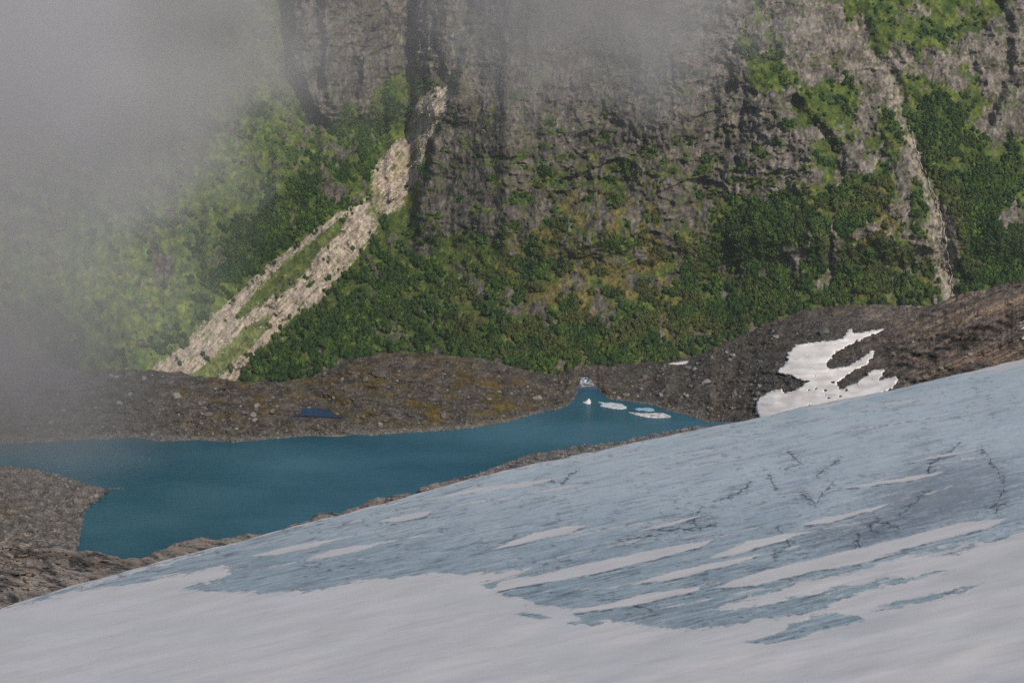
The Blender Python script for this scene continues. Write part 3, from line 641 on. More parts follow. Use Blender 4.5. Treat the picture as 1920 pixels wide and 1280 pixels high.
g2d, _ = line_d(X + n8 * 16, Yp + n9 * 8, [(p_[0] - 8, p_[1]) for p_ in G2], 60)
scr2 = np.exp(-(g2d / (9 + 11 * smooth(240, 480, Yp))) ** 2) * smooth(20, 140, Yp)
rock = np.maximum(rock, smooth(0.45, 0.7, scr2) * (perlin(X / 12, Yp / 14, 259) > -0.25))

# colours
warp = fbm(X / 10, Yp / 10, 3, 241)
forest = -0.10 + 0 * X
for (cx, cy, rx, ry, ro, a) in [(1430, 470, 130, 90, 0, .8), (1860, 440, 110, 150, 0, .75), (1640, 520, 90, 50, 0, .6), (1300, 600, 220, 70, 0, .45), (950, 520, 150, 70, 0, .35), (620, 650, 140, 70, -35, .6), (720, 540, 60, 40, -45, .4),
                                (560, 390, 150, 50, -42, .6), (440, 500, 120, 40, -42, .65), (680, 240, 60, 40, -40, .5), (1080, 650, 200, 50, 0, .4), (850, 640, 200, 60, 0, .3), (1750, 240, 50, 60, 0, .5), (1620, 400, 70, 50, 0, .4), (760, 200, 24, 20, -40, .3), (330, 640, 60, 40, -45, .3), (1000, 420, 60, 20, 0, .2),
                                (1090, 560, 150, 45, 0, -.30), (230, 560, 210, 100, 0, -.45), (380, 330, 100, 70, 0, -.25), (760, 400, 40, 14, -50, -.8), (900, 480, 90, 16, 0, -.3), (150, 560, 200, 90, 0, -.25), (250, 400, 60, 100, 0, .2)]:
    forest = forest + a * blob(X, Yp, cx, cy, rx, ry, -0 + ro)
strip = np.maximum.reduce([smooth(-8, 4, poly_sd(X, Yp, p)) for p in TG])
dens = (1 - strip) * smooth(-0.12, 0.28, forest - 0.08 + fbm((X + 0.7 * Yp) / 60, (Yp - 0.7 * X) / 24, 5, 242, 0.62) * 1.15) * (1 - rock) * (1 - np.clip(tal * 1.3, 0, 1)) * (1 - np.clip(scr2 * 1.5, 0, 1)) * smooth(-0.02, -0.14, rockf + 0.02)
gr = fbm(X / 30, Yp / 22, 5, 243, 0.6)
grass = mix(col3((0.042, 0.072, 0.015)), col3((0.098, 0.124, 0.024)), smooth(-0.45, 0.5, gr)[..., None])
olive = smooth(-0.25, 0.35, fbm(X / 70, Yp / 40, 4, 244)) * (0.9 * blob(X, Yp, 1150, 440, 190, 110) + 1.1 * blob(X, Yp, 1120, 590, 260, 75) + 0.6 * blob(X, Yp, 1670, 430, 160, 140))
grass = mix(grass, col3((0.135, 0.108, 0.034)) + 0 * grass, np.clip(olive * 1.5, 0, 0.85)[..., None])
grass = mix(grass, col3((0.028, 0.058, 0.018)) + 0 * grass, (0.75 * dens)[..., None])
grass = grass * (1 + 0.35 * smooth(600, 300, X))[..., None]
grass = grass * (1 + 0.35 * warp + 0.3 * perlin(X / 3.5, Yp / 3, 256))[..., None]
stl = smooth(-0.5, 0.5, fbm(X / 6 + fbm(X / 30, Yp / 30, 2, 252), Yp / 15, 5, 245, 0.65))
joint = smooth(0.80, 0.96, ridge((X + 0.5 * Yp) / 17, (Yp - 0.3 * X) / 13, 3, 253, 0.6)) * smooth(-0.2, 0.3, fbm(X / 30, Yp / 30, 2, 254))
rockc = mix(col3((0.045, 0.042, 0.040)), col3((0.205, 0.178, 0.152)), (0.55 * stl + 0.45 * smooth(-0.4, 0.4, fbm(X / 45, Yp / 30, 4, 246)))[..., None])
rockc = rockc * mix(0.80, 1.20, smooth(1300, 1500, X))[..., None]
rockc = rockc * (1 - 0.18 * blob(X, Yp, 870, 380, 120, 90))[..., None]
rockc = rockc * (1 + 0.30 * perlin(X / 3.2, Yp / 4.5, 257) + 0.22 * perlin(X / 7, Yp / 9, 258))[..., None]
rockc = rockc * (1 - 0.6 * joint)[..., None]
rockc = rockc * (1 - 0.65 * smooth(0.90, 0.98, ridge(X / 34, Yp / 60, 4, 247, 0.6)))[..., None]
mossr = smooth(0.0, 0.4, fbm(X / 22, Yp / 26, 5, 248, 0.65)) * (0.75)
rockc = mix(rockc, rockc * 0 + col3((0.080, 0.088, 0.042)), mossr[..., None])
pale = smooth(0.30, 0.5, fbm(X / 14, Yp / 22, 4, 249, 0.6)) * (blob(X, Yp, 800, 60, 60, 60) + blob(X, Yp, 560, 40, 12, 30))
rockc = mix(rockc, rockc * 0 + col3((0.36, 0.32, 0.28)), pale[..., None])
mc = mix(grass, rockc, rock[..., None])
talc = mix(col3((0.25, 0.21, 0.17)), col3((0.42, 0.35, 0.285)), smooth(-0.4, 0.45, fbm(ta / 40, tb_ / 5, 5, 250, 0.65))[..., None])
talc = talc * (1 + 0.22 * perlin(ta / 9, tb_ / 2.6, 261) + 0.15 * perlin(X / 2.8, Yp / 2.8, 262))[..., None]
talc = mix(talc, talc * 0 + col3((0.46, 0.36, 0.26)), (0.7 * blob(X, Yp, 735, 325, 45, 12, -42) + 0.6 * blob(X, Yp, 640, 480, 60, 8, -50))[..., None])
mc = mix(mc, talc, tal[..., None])
mc = mix(mc, mc * 0 + col3((0.33, 0.285, 0.23)), (np.clip(scr2 * 1.1, 0, 1) * smooth(-0.3, 0.3, fbm(X / 8, Yp / 14, 4, 251)) * 0.8)[..., None])
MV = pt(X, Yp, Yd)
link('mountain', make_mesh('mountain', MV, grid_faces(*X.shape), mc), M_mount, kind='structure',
     label='steep mountainside across the valley, grey cliffs above green slopes and a pale scree chute')

# valley floor out to the horizon
vf = bpy.data.meshes.new('valley_floor')
vf.from_pydata([(-6000, 560, -440), (6000, 560, -440), (6000, 9000, -440), (-6000, 9000, -440)], [], [(0, 1, 2, 3)])
M_floor, n_, b_ = new_mat('valley_grass'); b_.inputs['Base Color'].default_value = (0.05, 0.09, 0.03, 1); b_.inputs['Roughness'].default_value = 1
_no = n_.nodes.new('ShaderNodeTexNoise'); _no.inputs['Scale'].default_value = 60
_cr = n_.nodes.new('ShaderNodeValToRGB'); _cr.color_ramp.elements[0].color = (0.03, 0.06, 0.02, 1); _cr.color_ramp.elements[1].color = (0.10, 0.14, 0.04, 1)
n_.links.new(_no.outputs[0], _cr.inputs[0]); n_.links.new(_cr.outputs[0], b_.inputs['Base Color'])
link('valley_floor', vf, M_floor, kind='structure')

# the thread of water down the right-hand gully
def brook():
    pts = np.array([(p_[0] + 1.5, p_[1]) for p_ in G2[6:-1]], float)
    s = np.linspace(0, len(pts) - 1, 240); bxp = np.interp(s, range(len(pts)), pts[:, 0]); byp = np.interp(s, range(len(pts)), pts[:, 1])
    bxp = bxp + fbm(s * 2.5, s * 0, 3, 261) * 7
    wd = 0.4 + 0.8 * np.abs(fbm(s * 4, s * 0, 2, 262)) * 2
    ix = np.clip(np.searchsorted(ux, bxp), 0, len(ux) - 1); iy = np.clip(np.searchsorted(-uy, -byp), 0, len(uy) - 1)
    Y0 = np.minimum.reduce([Yd[iy, ix], Yd[iy, np.clip(ix + 1, 0, len(ux) - 1)], Yd[iy, ix - 1], Yd[iy - 1, ix]]) - 1.2
    L_ = pt(bxp - wd, byp, Y0); R_ = pt(bxp + wd, byp, Y0 + 0.3)
    V_ = np.concatenate([L_, R_]); n0 = len(s)
    F_ = np.array([(k, k + 1, n0 + k + 1, n0 + k) for k in range(n0 - 1)])
    cc = np.zeros((2 * n0, 3)) + col3((0.25, 0.24, 0.225))
    link('brook', make_mesh('brook', V_, F_, cc), M_stream, kind='structure', label='thin white brook tumbling down the right-hand gully')
brook()

# ------------------------------------------------------------------ small rock and tree shapes
def ico(sub):
    t = (1 + 5 ** 0.5) / 2
    v = [(-1, t, 0), (1, t, 0), (-1, -t, 0), (1, -t, 0), (0, -1, t), (0, 1, t), (0, -1, -t), (0, 1, -t), (t, 0, -1), (t, 0, 1), (-t, 0, -1), (-t, 0, 1)]
    f = [(0, 11, 5), (0, 5, 1), (0, 1, 7), (0, 7, 10), (0, 10, 11), (1, 5, 9), (5, 11, 4), (11, 10, 2), (10, 7, 6), (7, 1, 8), (3, 9, 4), (3, 4, 2), (3, 2, 6), (3, 6, 8), (3, 8, 9), (4, 9, 5), (2, 4, 11), (6, 2, 10), (8, 6, 7), (9, 8, 1)]
    v = [np.array(p_, float) / np.linalg.norm(p_) for p_ in v]
    for _ in range(sub):
        cache = {}; nf = []
        def midp(a_, b_):
            k = (min(a_, b_), max(a_, b_))
            if k not in cache:
                q = v[a_] + v[b_]; v.append(q / np.linalg.norm(q)); cache[k] = len(v) - 1
            return cache[k]
        for a_, b_, c_ in f:
            x_, y_, z_ = midp(a_, b_), midp(b_, c_), midp(c_, a_)
            nf += [(a_, x_, z_), (b_, y_, x_), (c_, z_, y_), (x_, y_, z_)]
        f = nf
    return np.array(v), np.array(f, np.int32)
def rock_shape(sub, r_):
    """angular stone: a sphere cut by random planes"""
    v, f = ico(sub); v = v.copy()
    for _ in range(14):
        d = r_.normal(size=3); d /= np.linalg.norm(d); o_ = r_.uniform(0.55, 0.85)
        k = v @ d; over = k > o_
        v[over] -= np.outer(k[over] - o_, d)
    v *= np.array([r_.uniform(0.9, 1.3), r_.uniform(0.8, 1.1), r_.uniform(0.6, 0.9)])
    v += r_.normal(size=v.shape) * 0.02
    return v, f
def crown_shape(sub, leaves, r_, leaf=0.42):
    """rough leafy crown: an uneven core and leaf clumps standing out of it"""
    v, f = ico(sub); v = v * (0.62 + 0.26 * r_.random(len(v)))[:, None] * np.array([1, 1, 0.95])
    V_, F_ = [v], [f]; sh = [np.full(len(v), 0.75)]
    base = len(v)
    d = r_.normal(size=(leaves, 3)); d /= np.linalg.norm(d, axis=1)[:, None]; d[:, 2] = np.where(d[:, 2] < -0.35, -d[:, 2], d[:, 2])
    c0 = d * r_.uniform(0.6, 1.08, (leaves, 1))
    for k in range(leaves):
        n_ = d[k] + r_.normal(size=3) * 0.45; n_ /= np.linalg.norm(n_)
        a_ = np.cross(n_, r_.normal(size=3)); a_ /= np.linalg.norm(a_); b_ = np.cross(n_, a_)
        s_ = leaf * r_.uniform(0.6, 1.2); ang = r_.uniform(0, 6.3)
        tri = [c0[k] + s_ * (math.cos(ang + q) * a_ + math.sin(ang + q) * b_) for q in (0, 2.1, 4.2)]
        V_.append(np.array(tri)); F_.append(np.array([[base, base + 1, base + 2]])); sh.append(np.full(3, r_.uniform(0.8, 1.25))); base += 3
    V_ = np.concatenate(V_); F_ = np.concatenate(F_).astype(np.int32)
    V_[:, 2] += 0.75
    return V_, F_, np.concatenate(sh)
def merge(variants, pos, scale, rot, colours, which):
    """many copies of the variants as one mesh"""
    Vs, Fs, Cs = [], [], []; base = 0
    for w_, (v, f, s_) in enumerate(variants):
        ii = np.where(which == w_)[0]
        if not len(ii): continue
        ca, sa = np.cos(rot[ii]), np.sin(rot[ii])
        x = v[None, :, 0] * ca[:, None] - v[None, :, 1] * sa[:, None]; y = v[None, :, 0] * sa[:, None] + v[None, :, 1] * ca[:, None]
        P = np.stack([x, y, np.broadcast_to(v[None, :, 2], x.shape)], -1) * scale[ii][:, None, :] + pos[ii][:, None, :]
        Vs.append(P.reshape(-1, 3)); Fs.append((f[None] + (np.arange(len(ii)) * len(v))[:, None, None] + base).reshape(-1, f.shape[1])); base += len(ii) * len(v)
        Cs.append((colours[ii][:, None, :] * s_[None, :, None]).reshape(-1, 3))
    return np.concatenate(Vs), np.concatenate(Fs), np.concatenate(Cs)

# ------------------------------------------------------------------ trees on the far slope
R1 = np.random.default_rng(11)
gm = (X > -10) & (X < 1935) & (Yp < 716) & (Yp > -15)
crest_at = interp(X, CREST)
vis = gm & (Yp < crest_at + 6)
prob = (dens * vis).ravel().astype(float) * (0.35 + 0.65 * smooth(-30, 260, Yp).ravel())
area = 2.1 * 1.55
prob = prob * area
want = 24000
prob *= want / prob.sum()
pick = np.where(R1.random(prob.size) < prob)[0]
TP = MV.reshape(-1, 3)[pick]; tpx = X.ravel()[pick]; tpy = Yp.ravel()[pick]
jit = R1.normal(size=(len(pick), 2)) * 0.8
TP = TP + np.stack([jit[:, 0], jit[:, 1] * 0, jit[:, 1] * 0.3], -1)
rad = R1.uniform(0.9, 2.7, len(pick)) * (0.78 + 0.34 * smooth(200, 700, tpy))
hue = R1.random(len(pick)); lg = smooth(-0.3, 0.4, fbm(tpx / 40, tpy / 30, 4, 243))
tc_ = mix(col3((0.018, 0.048, 0.012)), col3((0.058, 0.106, 0.018)), (0.35 * hue + 0.65 * lg)[:, None]) * R1.uniform(0.65, 1.25, (len(pick), 1))
yl = (R1.random(len(pick)) < 0.14)
tc_[yl] = tc_[yl] * col3((1.75, 1.5, 1.1))
ol = np.clip(olive.ravel()[pick] * 1.2, 0, 0.6)
tc_ = mix(tc_, col3((0.085, 0.085, 0.024)) + 0 * tc_, ol[:, None])
near = np.where((tpx > 445) & (crest_at.ravel()[pick] - tpy < 60) & (crest_at.ravel()[pick] - tpy > -2))[0]
near = near[np.argsort((crest_at.ravel()[pick] - tpy)[near] - 3 * rad[near])][:290]
isn = np.zeros(len(pick), bool); isn[near] = True
CV = [crown_shape(1, 26, R1) for _ in range(6)]
rest = np.where(~isn)[0]
v, f, c = merge(CV, TP[rest], np.stack([rad[rest], rad[rest], rad[rest] * R1.uniform(0.8, 1.6, len(rest))], -1), R1.uniform(0, 6.3, len(rest)), tc_[rest], R1.integers(0, 6, len(rest)))
link('birch_woods', make_mesh('birch_woods', v, f, c, False), M_leaf, kind='stuff', label='dense green birch scrub covering the mountainside', cat='woods')
M_bark, n_, b_ = new_mat('birch_bark'); b_.inputs['Base Color'].default_value = (0.35, 0.33, 0.30, 1); b_.inputs['Roughness'].default_value = 0.9
def tree_mesh(k, tint):
    cv, cf, cs = crown_shape(2, 110, R1, 0.30)
    cv[:, 2] += 0.25
    tv, tf = [], []
    for q, (z, r_) in enumerate([(-0.5, 0.09), (0.1, 0.075), (0.55, 0.06), (1.1, 0.03)]):
        for a_ in range(6): tv.append((r_ * math.cos(a_ * 1.047) + 0.05 * q * (k % 3 - 1), r_ * math.sin(a_ * 1.047), z))
    for q in range(3):
        for a_ in range(6):
            b0 = len(cv) + q * 6; i0, i1 = b0 + a_, b0 + (a_ + 1) % 6
            tf += [(i0, i1, i1 + 6), (i0, i1 + 6, i0 + 6)]
    Vt = np.concatenate([cv, np.array(tv)]); Ft = np.concatenate([cf, np.array(tf, np.int32)])
    ct = np.concatenate([np.outer(cs, np.array(tint)), np.full((len(tv), 3), 0.3)])
    me = make_mesh('birch_tree', Vt, Ft, ct, False); me.materials.append(M_leaf); me.materials.append(M_bark)
    mi = np.zeros(len(Ft), np.int32); mi[len(cf):] = 1; me.polygons.foreach_set('material_index', mi)
    return me
KINDS = [('dark', (0.030, 0.066, 0.016)), ('mid', (0.050, 0.096, 0.022)), ('yellow', (0.105, 0.150, 0.030))]
TM = {k: [tree_mesh(i, t_) for i in range(3)] for k, t_ in KINDS}
for j in near:
    lum = tc_[j][1]; kd = 'dark' if lum < 0.085 else ('mid' if lum < 0.13 else 'yellow')
    o = bpy.data.objects.new('birch_tree', random.choice(TM[kd])); C.objects.link(o)
    o.location = TP[j].tolist(); o.scale = (rad[j] * 1.05, rad[j] * 1.05, rad[j] * random.uniform(1.0, 1.45)); o.rotation_euler = (0, 0, random.uniform(0, 6.28))
    px_ = tpx[j]
    where = 'left of the mossy hump' if px_ < 640 else 'behind the mossy hump' if px_ < 960 else 'behind the lake outlet' if px_ < 1290 else 'behind the stony rise above the snow patch' if px_ < 1740 else 'behind the tan rocks, right of the brook'
    what = {'dark': 'dark green birch', 'mid': 'mid green birch', 'yellow': 'pale yellow-green birch'}[kd]
    tag(o, '%s just over the moraine crest %s' % (what, where), 'tree', '%ses just over the crest %s' % (what, where))

# ------------------------------------------------------------------ stones
R2 = np.random.default_rng(23)
def surf(kind, px, py):
    """point of the ground under an image pixel position"""
    px = np.asarray(px, float); py = np.asarray(py, float)
    if kind == 'moraine': return pt(px, py, mor_Y(px, py)[0])
    if kind == 'peninsula': return pt(px, py, pen_Y(px, py)[0])
RV = [(*rock_shape(1, R2), np.ones(42)) for _ in range(8)]
npt = 15000
px = R2.uniform(-30, 1960, npt); tq = R2.random(npt) ** 1.0
few = R2.random(npt) < 0.25; tq[few] = R2.random(few.sum()) ** 3 * 0.12
py = mor_bottom(px) + (interp(px, CREST) - mor_bottom(px)) * tq
dn = smooth(-0.5, 0.4, fbm(px / 50, py / 25, 3, 301)) * (1 - 0.5 * blob(px, py, 820, 740, 200, 50)) * (1 - 0.7 * smooth(1650, 1750, px))
dn = np.maximum(dn, few * 0.9) + 0.6 * blob(px, py, 1320, 730, 160, 50)
sdt = poly_sd(px, py, TARN, 20); sds = poly_sd(px, py, SNOW1, 20)
ok = (R2.random(npt) < dn) & (sdt < -2) & (sds < -1) & ~((px > 1082) & (px < 1132) & (py > 703) & (py < 740))
px, py = px[ok], py[ok]; P1 = surf('moraine', px, py); s1 = 0.18 + 0.42 * R2.random(len(px)) ** 3.5
g1 = R2.uniform(0.045, 0.14, len(px)) * (1 + 0.5 * (R2.random(len(px)) < 0.15))
npn = 2600; pxn = R2.uniform(-30, 200, npn); pyn = R2.uniform(872, 1050, npn); Dn, sn_ = pen_Y(pxn, pyn); ok = (sn_ > 0.3) & (sn_ < 80) & (R2.random(npn) < 0.4 + 0.6 * (sn_ < 6))
P2 = pt(pxn[ok], pyn[ok], Dn[ok]); s2 = 0.15 + 0.38 * R2.random(ok.sum()) ** 3; g2_ = R2.uniform(0.08, 0.20, ok.sum())
nb = 2200; jb = R2.integers(10, V.shape[1] - 20, nb); ib = R2.integers(8, 108, nb); okb = (bx[jb] > 850) | (R2.random(nb) < 0.08); okb &= bx[jb] > 0
P3 = ROCKS_V[ib[okb], jb[okb]]; s3 = 0.15 + 0.5 * R2.random(okb.sum()) ** 2.5; g3 = R2.uniform(0.09, 0.22, okb.sum())
Pall = np.concatenate([P1, P2, P3]); Sall = np.concatenate([s1, s2, s3]); Gall = np.concatenate([g1, g2_, g3]); nn = len(Pall)
Call = Gall[:, None] * np.array([1.04, 1.0, 0.94])
v, f, c = merge(RV, Pall, Sall[:, None] * R2.uniform(0.8, 1.2, (nn, 3)), R2.uniform(0, 6.3, nn), Call, R2.integers(0, 8, nn))
link('loose_stones', make_mesh('loose_stones', v, f, c, False), M_stone, kind='stuff', label='loose grey stones strewn over the moraine and the lake shores', cat='stones')
# scree blocks on the pale chute
ptl = (tal * gm).ravel().astype(float); ptl *= 1900 / ptl.sum(); pk = np.where(R2.random(ptl.size) < ptl)[0]
P4 = MV.reshape(-1, 3)[pk]; s4 = 0.4 + 0.9 * R2.random(len(pk)) ** 3
v, f, c = merge(RV, P4, s4[:, None] * R2.uniform(0.8, 1.2, (len(pk), 3)), R2.uniform(0, 6.3, len(pk)), R2.uniform(0.26, 0.46, len(pk))[:, None] * np.array([1.06, 0.97, 0.85]), R2.integers(0, 8, len(pk)))
link('scree_blocks', make_mesh('scree_blocks', v, f, c, False), M_stone, kind='stuff', label='pale scree blocks filling the long chute below the cliffs', cat='scree')

BM = {}
for tone, cc in (('pale', (0.20, 0.188, 0.172)), ('grey', (0.115, 0.108, 0.10)), ('dark', (0.058, 0.053, 0.049))):
    BM[tone] = []
    for k in range(4):
        v, f = rock_shape(3, R2)
        me = make_mesh('boulder', v, f, np.tile(np.array(cc), (len(v), 1)) * R2.uniform(0.9, 1.1, (len(v), 1)), False); me.materials.append(M_stone); BM[tone].append(me)
def boulder(P, r_, tone, label, group=None, sc=(1, 1, 1)):
    o = bpy.data.objects.new('boulder', random.choice(BM[tone])); C.objects.link(o)
    o.location = (P[0], P[1], P[2] + r_ * 0.18); o.scale = (r_ * sc[0], r_ * sc[1], r_ * sc[2]); o.rotation_euler = (random.uniform(-0.3, 0.3), random.uniform(-0.3, 0.3), random.uniform(0, 6.28))
    tag(o, label, 'boulder', group)
    return o
def water_pt(px, py): return pt(np.array(float(px)), np.array(float(py)), LAKE_Z / slope_of(float(py)))
for (px_, py_, r_, tone, lab) in [
        (1048, 754, 2.3, 'dark', 'big dark rounded boulder at the waterline left of the ice floes'),
        (437, 826, 1.5, 'grey', 'grey boulder jutting into the lake from the long far shore'),
        (580, 765, 0.8, 'pale', 'pale boulder at the far rim of the little tarn'),
        (950, 718, 2.2, 'dark', 'dark slab-like boulder on the right flank of the mossy hump'),
        (925, 695, 2.4, 'dark', 'dark boulder just under the crest at the right end of the mossy hump'),
        (1325, 717, 1.5, 'pale', 'pale boulder standing out on the rubble right of the ice floes'),
        (1240, 742, 1.3, 'pale', 'pale flat boulder above the right-hand end of the ice floes'),
        (1292, 690, 1.3, 'grey', 'grey boulder right below the tiny sliver of snow'),
        (1545, 626, 2.4, 'grey', 'large grey boulder at the upper edge of the large snow patch'),
        (1455, 632, 1.5, 'pale', 'pale boulder near the crest, up and left of the large snow patch'),
        (1378, 742, 1.4, 'grey', 'grey boulder on the rubble just left of the foot of the snow patch'),
        (390, 778, 1.4, 'grey', 'pale grey flat boulder on the moraine left of the tarn'),
        (475, 778, 1.3, 'pale', 'pale boulder directly left of the tarn'),
        (1358, 640, 1.6, 'grey', 'grey boulder under the crest above the rubble slope'),
        (330, 743, 1.6, 'pale', 'pale boulder on the misty left part of the moraine'),
        (225, 757, 1.5, 'pale', 'pale boulder half lost in the mist on the moraine')]:
    boulder(surf('moraine', px_, py_), r_, tone, lab)
for (px_, py_, r_, tone, lab) in [(178, 917, 1.3, 'grey', 'grey boulder on top of the cluster at the tip of the spit'), (186, 922, 1.6, 'grey', 'largest boulder of the cluster at the tip of the spit'), (196, 922, 1.5, 'dark', 'dark outermost boulder of the cluster at the tip of the spit'),
                                  (180, 929, 1.0, 'pale', 'pale boulder at the water below the spit tip'), (172, 907, 0.8, 'pale', 'small pale boulder on the far side of the spit tip')]:
    boulder(surf('peninsula', px_, py_), r_, tone, lab)
for px_, py_, r_, w_ in [(207, 916, 0.45, 'nearest the spit'), (214, 916.5, 0.6, 'in the middle of the row'), (222, 915.5, 0.55, 'second from the outer end of the row'), (230, 916, 0.5, 'at the outer end of the row')]:
    P = water_pt(px_, py_); P[2] -= 0.1
    boulder(P, r_, 'grey', 'low brown-grey stone awash off the spit tip, ' + w_, sc=(1.3, 1, 0.8))
# the largest boulders of the rubble as things of their own
cnt = 0
while cnt < 255:
    px_ = R2.uniform(60, 1900); t_ = R2.random(); lo = float(mor_bottom(np.array(px_))); hi = float(interp(px_, CREST)); py_ = lo + (hi - lo) * (0.03 + 0.9 * t_)
    if py_ > float(edge_py(px_)) - 3: continue
    a_, b_ = np.array([px_]), np.array([py_])
    if poly_sd(a_, b_, TARN, 20)[0] > -3 or poly_sd(a_, b_, SNOW1, 20)[0] > -2 or (1078 < px_ < 1136 and 700 < py_ < 742): continue
    wgt = 0.35 + 0.65 * (1150 < px_ < 1480) + 0.2 * (px_ < 560)
    if R2.random() > wgt: continue
    r_ = 0.6 + 0.75 * R2.random() ** 2.5; tone = ['pale', 'grey', 'dark'][int(R2.choice(3, p=[0.3, 0.45, 0.25]))]
    where = ('on the misty left end of the moraine' if px_ < 330 else 'on the moraine between the mist and the tarn' if px_ < 560 else 'on the mossy hump behind the lake' if px_ < 1040 else
             'on the rubble slope above the ice floes' if px_ < 1290 else 'on the rubble left of the large snow patch' if px_ < 1480 else 'on the rise around the large snow patch' if px_ < 1690 else 'among the banded rocks on the right')
    boulder(surf('moraine', px_, py_), r_, tone, '%s boulder %s' % (tone, where), '%s boulders %s' % (tone, where)); cnt += 1

# ------------------------------------------------------------------ ice floes in the outlet bay
def floe(poly, hgt, label, tint, peak=None, dirt=0.0, seed=0):  # outline in image pixels, height in metres
    P = np.array(poly, float); xs = np.arange(P[:, 0].min() - 1, P[:, 0].max() + 1.01, 0.55); ys = np.arange(P[:, 1].max() + 1, P[:, 1].min() - 1.01, -0.45)
    Xf, Yf = np.meshgrid(xs, ys)
    sd = poly_sd(Xf + fbm(Xf / 4, Yf / 2, 2, 401 + seed), Yf + 0.5 * fbm(Xf / 4, Yf / 2, 2, 402 + seed), poly, 20)
    hh = hgt * smooth(-0.6, 2.2, sd) * (0.85 + 0.25 * fbm(Xf / 12, Yf / 5, 2, 403 + seed)) - 0.25
    if peak: hh = hh + peak[2] * np.maximum(1 - np.sqrt(((Xf - peak[0]) / peak[3]) ** 2 + ((Yf - peak[1]) / peak[4]) ** 2), 0) ** 1.2
    Yg = LAKE_Z / slope_of(Yf)
    V_ = np.stack([ray_x(Xf, Yf) * Yg, Yg, LAKE_Z + hh], -1)
    keep = (sd[:-1, :-1] > -0.7)
    cc = np.tile(np.array(tint, f32), (*Xf.shape, 1))
    dd = dirt * smooth(-0.1, 0.35, fbm(Xf / 14, Yf / 2.5, 3, 404 + seed)) * smooth(0.3, 1.8, sd)
    cc = mix(cc, cc * 0 + col3((0.16, 0.15, 0.14)), dd[..., None])
    v_, F_, c_ = compact(V_, grid_faces(*Xf.shape, keep), cc)
    # close it underneath so the floe is a solid slab
    n0 = len(v_); vb = v_.copy(); vb[:, 2] = LAKE_Z - 1.0
    F2 = F_[:, ::-1] + n0
    e = {}
    for q in F_:
        for a_, b_ in zip(q, np.roll(q, -1)):
            if (b_, a_) in e: del e[(b_, a_)]
            else: e[(a_, b_)] = 1
    F3 = np.array([(b_, a_, a_ + n0, b_ + n0) for a_, b_ in e])
    me = make_mesh('ice_floe', np.concatenate([v_, vb]), np.concatenate([F_, F2, F3]), np.concatenate([c_, c_]))
    link('ice_floe', me, M_floe, label=label, cat='ice floe', group='ice floes in the outlet bay')
floe([(1088, 755), (1094, 751), (1099, 752), (1106, 751), (1107, 756), (1100, 757)], 0.35, 'small white pointed ice floe nearest the lake outlet', (0.60, 0.58, 0.55), peak=(1104, 754, 1.5, 9, 4), seed=1)
floe([(1116, 751), (1128, 753), (1150, 754), (1166, 756), (1175, 762), (1176, 766), (1166, 768), (1150, 767), (1136, 764), (1124, 761), (1128, 757)], 0.55, 'thick rounded white ice floe in the middle of the three larger floes', (0.50, 0.53, 0.53), seed=2, dirt=0.15)
floe([(1186, 766), (1198, 763), (1215, 763), (1226, 765), (1230, 771), (1215, 772), (1196, 770)], 0.45, 'flat bluish half-sunk ice floe behind the long dirty one', (0.26, 0.40, 0.47), seed=3)
floe([(1173, 771), (1185, 772), (1205, 774), (1230, 773), (1245, 774), (1260, 780), (1256, 783), (1235, 784), (1212, 783), (1195, 779)], 0.6, 'long thin white ice floe with a dark dirt band, nearest the glacier', (0.60, 0.58, 0.56), dirt=0.7, seed=4)
floe([(1075, 754), (1079, 753.5), (1081, 755), (1077, 756)], 0.3, 'tiny white crumb of ice left of the pointed floe', (0.75, 0.75, 0.75), seed=5)

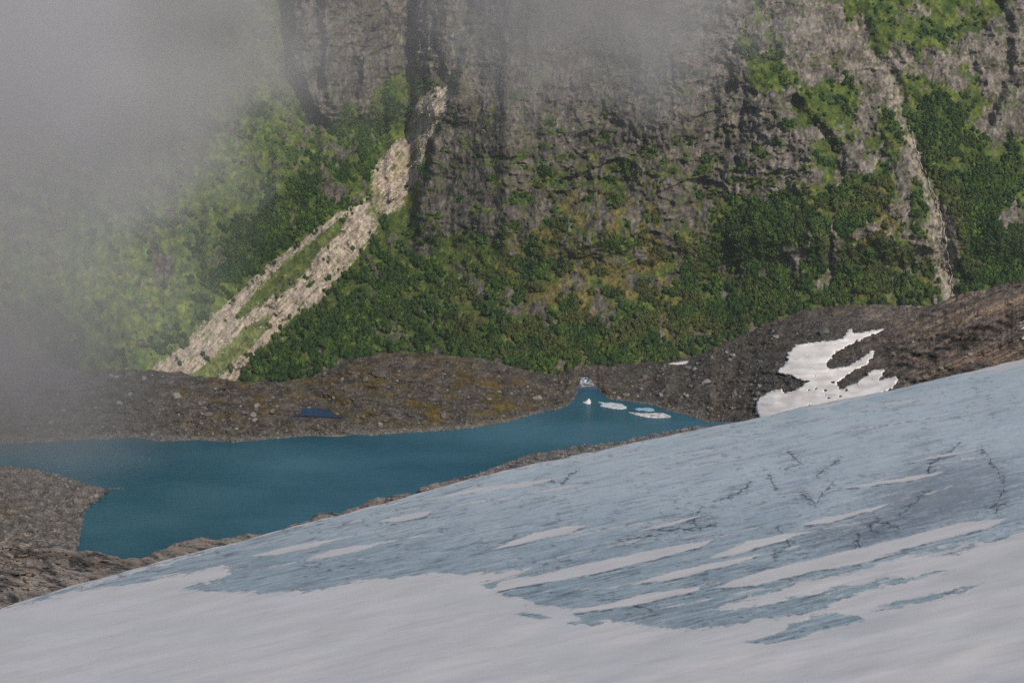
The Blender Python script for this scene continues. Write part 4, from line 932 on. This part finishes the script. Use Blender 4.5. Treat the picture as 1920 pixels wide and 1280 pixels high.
# ------------------------------------------------------------------ air, mist and cloud
def volume_mat(name, dens, colour, aniso=0.0, noise=None):
    m = bpy.data.materials.new(name); m.use_nodes = True; n = m.node_tree; N = n.nodes; L = n.links; N.clear()
    out = N.new('ShaderNodeOutputMaterial'); pv = N.new('ShaderNodeVolumePrincipled')
    pv.inputs['Color'].default_value = (*colour, 1); pv.inputs['Density'].default_value = dens; pv.inputs['Anisotropy'].default_value = aniso
    L.new(pv.outputs[0], out.inputs['Volume'])
    if noise:
        tc = N.new('ShaderNodeTexCoord')
        ln = N.new('ShaderNodeVectorMath'); ln.operation = 'LENGTH'; L.new(tc.outputs['Object'], ln.inputs[0])
        no = N.new('ShaderNodeTexNoise'); no.inputs['Scale'].default_value = noise[0]; no.inputs['Detail'].default_value = 4; no.inputs['Roughness'].default_value = 0.55
        mpn = N.new('ShaderNodeMapping'); mpn.inputs['Location'].default_value = (noise[3], noise[3] * 2, 0)
        L.new(tc.outputs['Object'], mpn.inputs['Vector']); L.new(mpn.outputs[0], no.inputs['Vector'])
        # soft falloff to the rim, eaten into by noise
        m1 = N.new('ShaderNodeMath'); m1.operation = 'MULTIPLY_ADD'; m1.inputs[1].default_value = noise[1]; L.new(no.outputs['Fac'], m1.inputs[0]); m1.inputs[2].default_value = 1.0 - noise[1] * 0.5 - noise[2]
        m2 = N.new('ShaderNodeMath'); m2.operation = 'SUBTRACT'; L.new(m1.outputs[0], m2.inputs[0]); L.new(ln.outputs['Value'], m2.inputs[1])
        m2b = N.new('ShaderNodeMath'); m2b.operation = 'MAXIMUM'; L.new(m2.outputs[0], m2b.inputs[0]); m2b.inputs[1].default_value = 0
        m3 = N.new('ShaderNodeMath'); m3.operation = 'POWER'; L.new(m2b.outputs[0], m3.inputs[0]); m3.inputs[1].default_value = 1.6
        m4 = N.new('ShaderNodeMath'); m4.operation = 'MULTIPLY'; L.new(m3.outputs[0], m4.inputs[0]); m4.inputs[1].default_value = dens
        L.new(m4.outputs[0], pv.inputs['Density'])
    return m
def cloud(name, px, py, Y, rx, ry, rz, dens, label, noise=(2.1, 1.5, 0.1, 0.0), colour=(0.72, 0.70, 0.705), rot=0.0):
    v, f = ico(3)
    me = make_mesh(name, v * 1.02, f)
    o = link(name, me, volume_mat(name, dens, colour, 0.0, noise), kind='stuff', label=label)
    P = pt(np.array(float(px)), np.array(float(py)), float(Y)); o.location = P.tolist(); o.scale = (rx, ry, rz); o.rotation_euler = (0, rot, 0)
    return o
cloud('mist_bank', -215, 320, 430, 122, 95, 150, 0.040, 'grey mist bank swallowing the left end of the lake and moraine', (1.4, 1.1, 0.05, 0.0))
cloud('mist_bank', 175, 30, 760, 125, 140, 135, 0.07, 'grey cloud hiding the upper left of the mountainside', (1.7, 1.3, 0.03, 1.7))
cloud('cloud', 1120, -75, 700, 118, 60, 96, 0.082, 'wisp of cloud drifting across the top of the middle cliff', (2.0, 1.5, 0.08, 3.1))

cloud('cloud', 600, 90, 1130, 170, 80, 110, 0.006, 'thin veil of cloud in front of the left-hand cliff', (1.9, 1.2, 0.05, 6.1))

hz = bpy.data.meshes.new('haze')
X0, X1, Y0_, Y1, Z0, Z1 = -2000, 2000, -60, 9200, -445, 330
hz.from_pydata([(x, y, z) for x in (X0, X1) for y in (Y0_, Y1) for z in (Z0, Z1)], [], [(0, 1, 3, 2), (4, 6, 7, 5), (0, 4, 5, 1), (2, 3, 7, 6), (0, 2, 6, 4), (1, 5, 7, 3)])
link('haze', hz, volume_mat('haze', 0.000035, (0.72, 0.76, 0.84)), kind='stuff', label='thin blue air haze filling the valley')
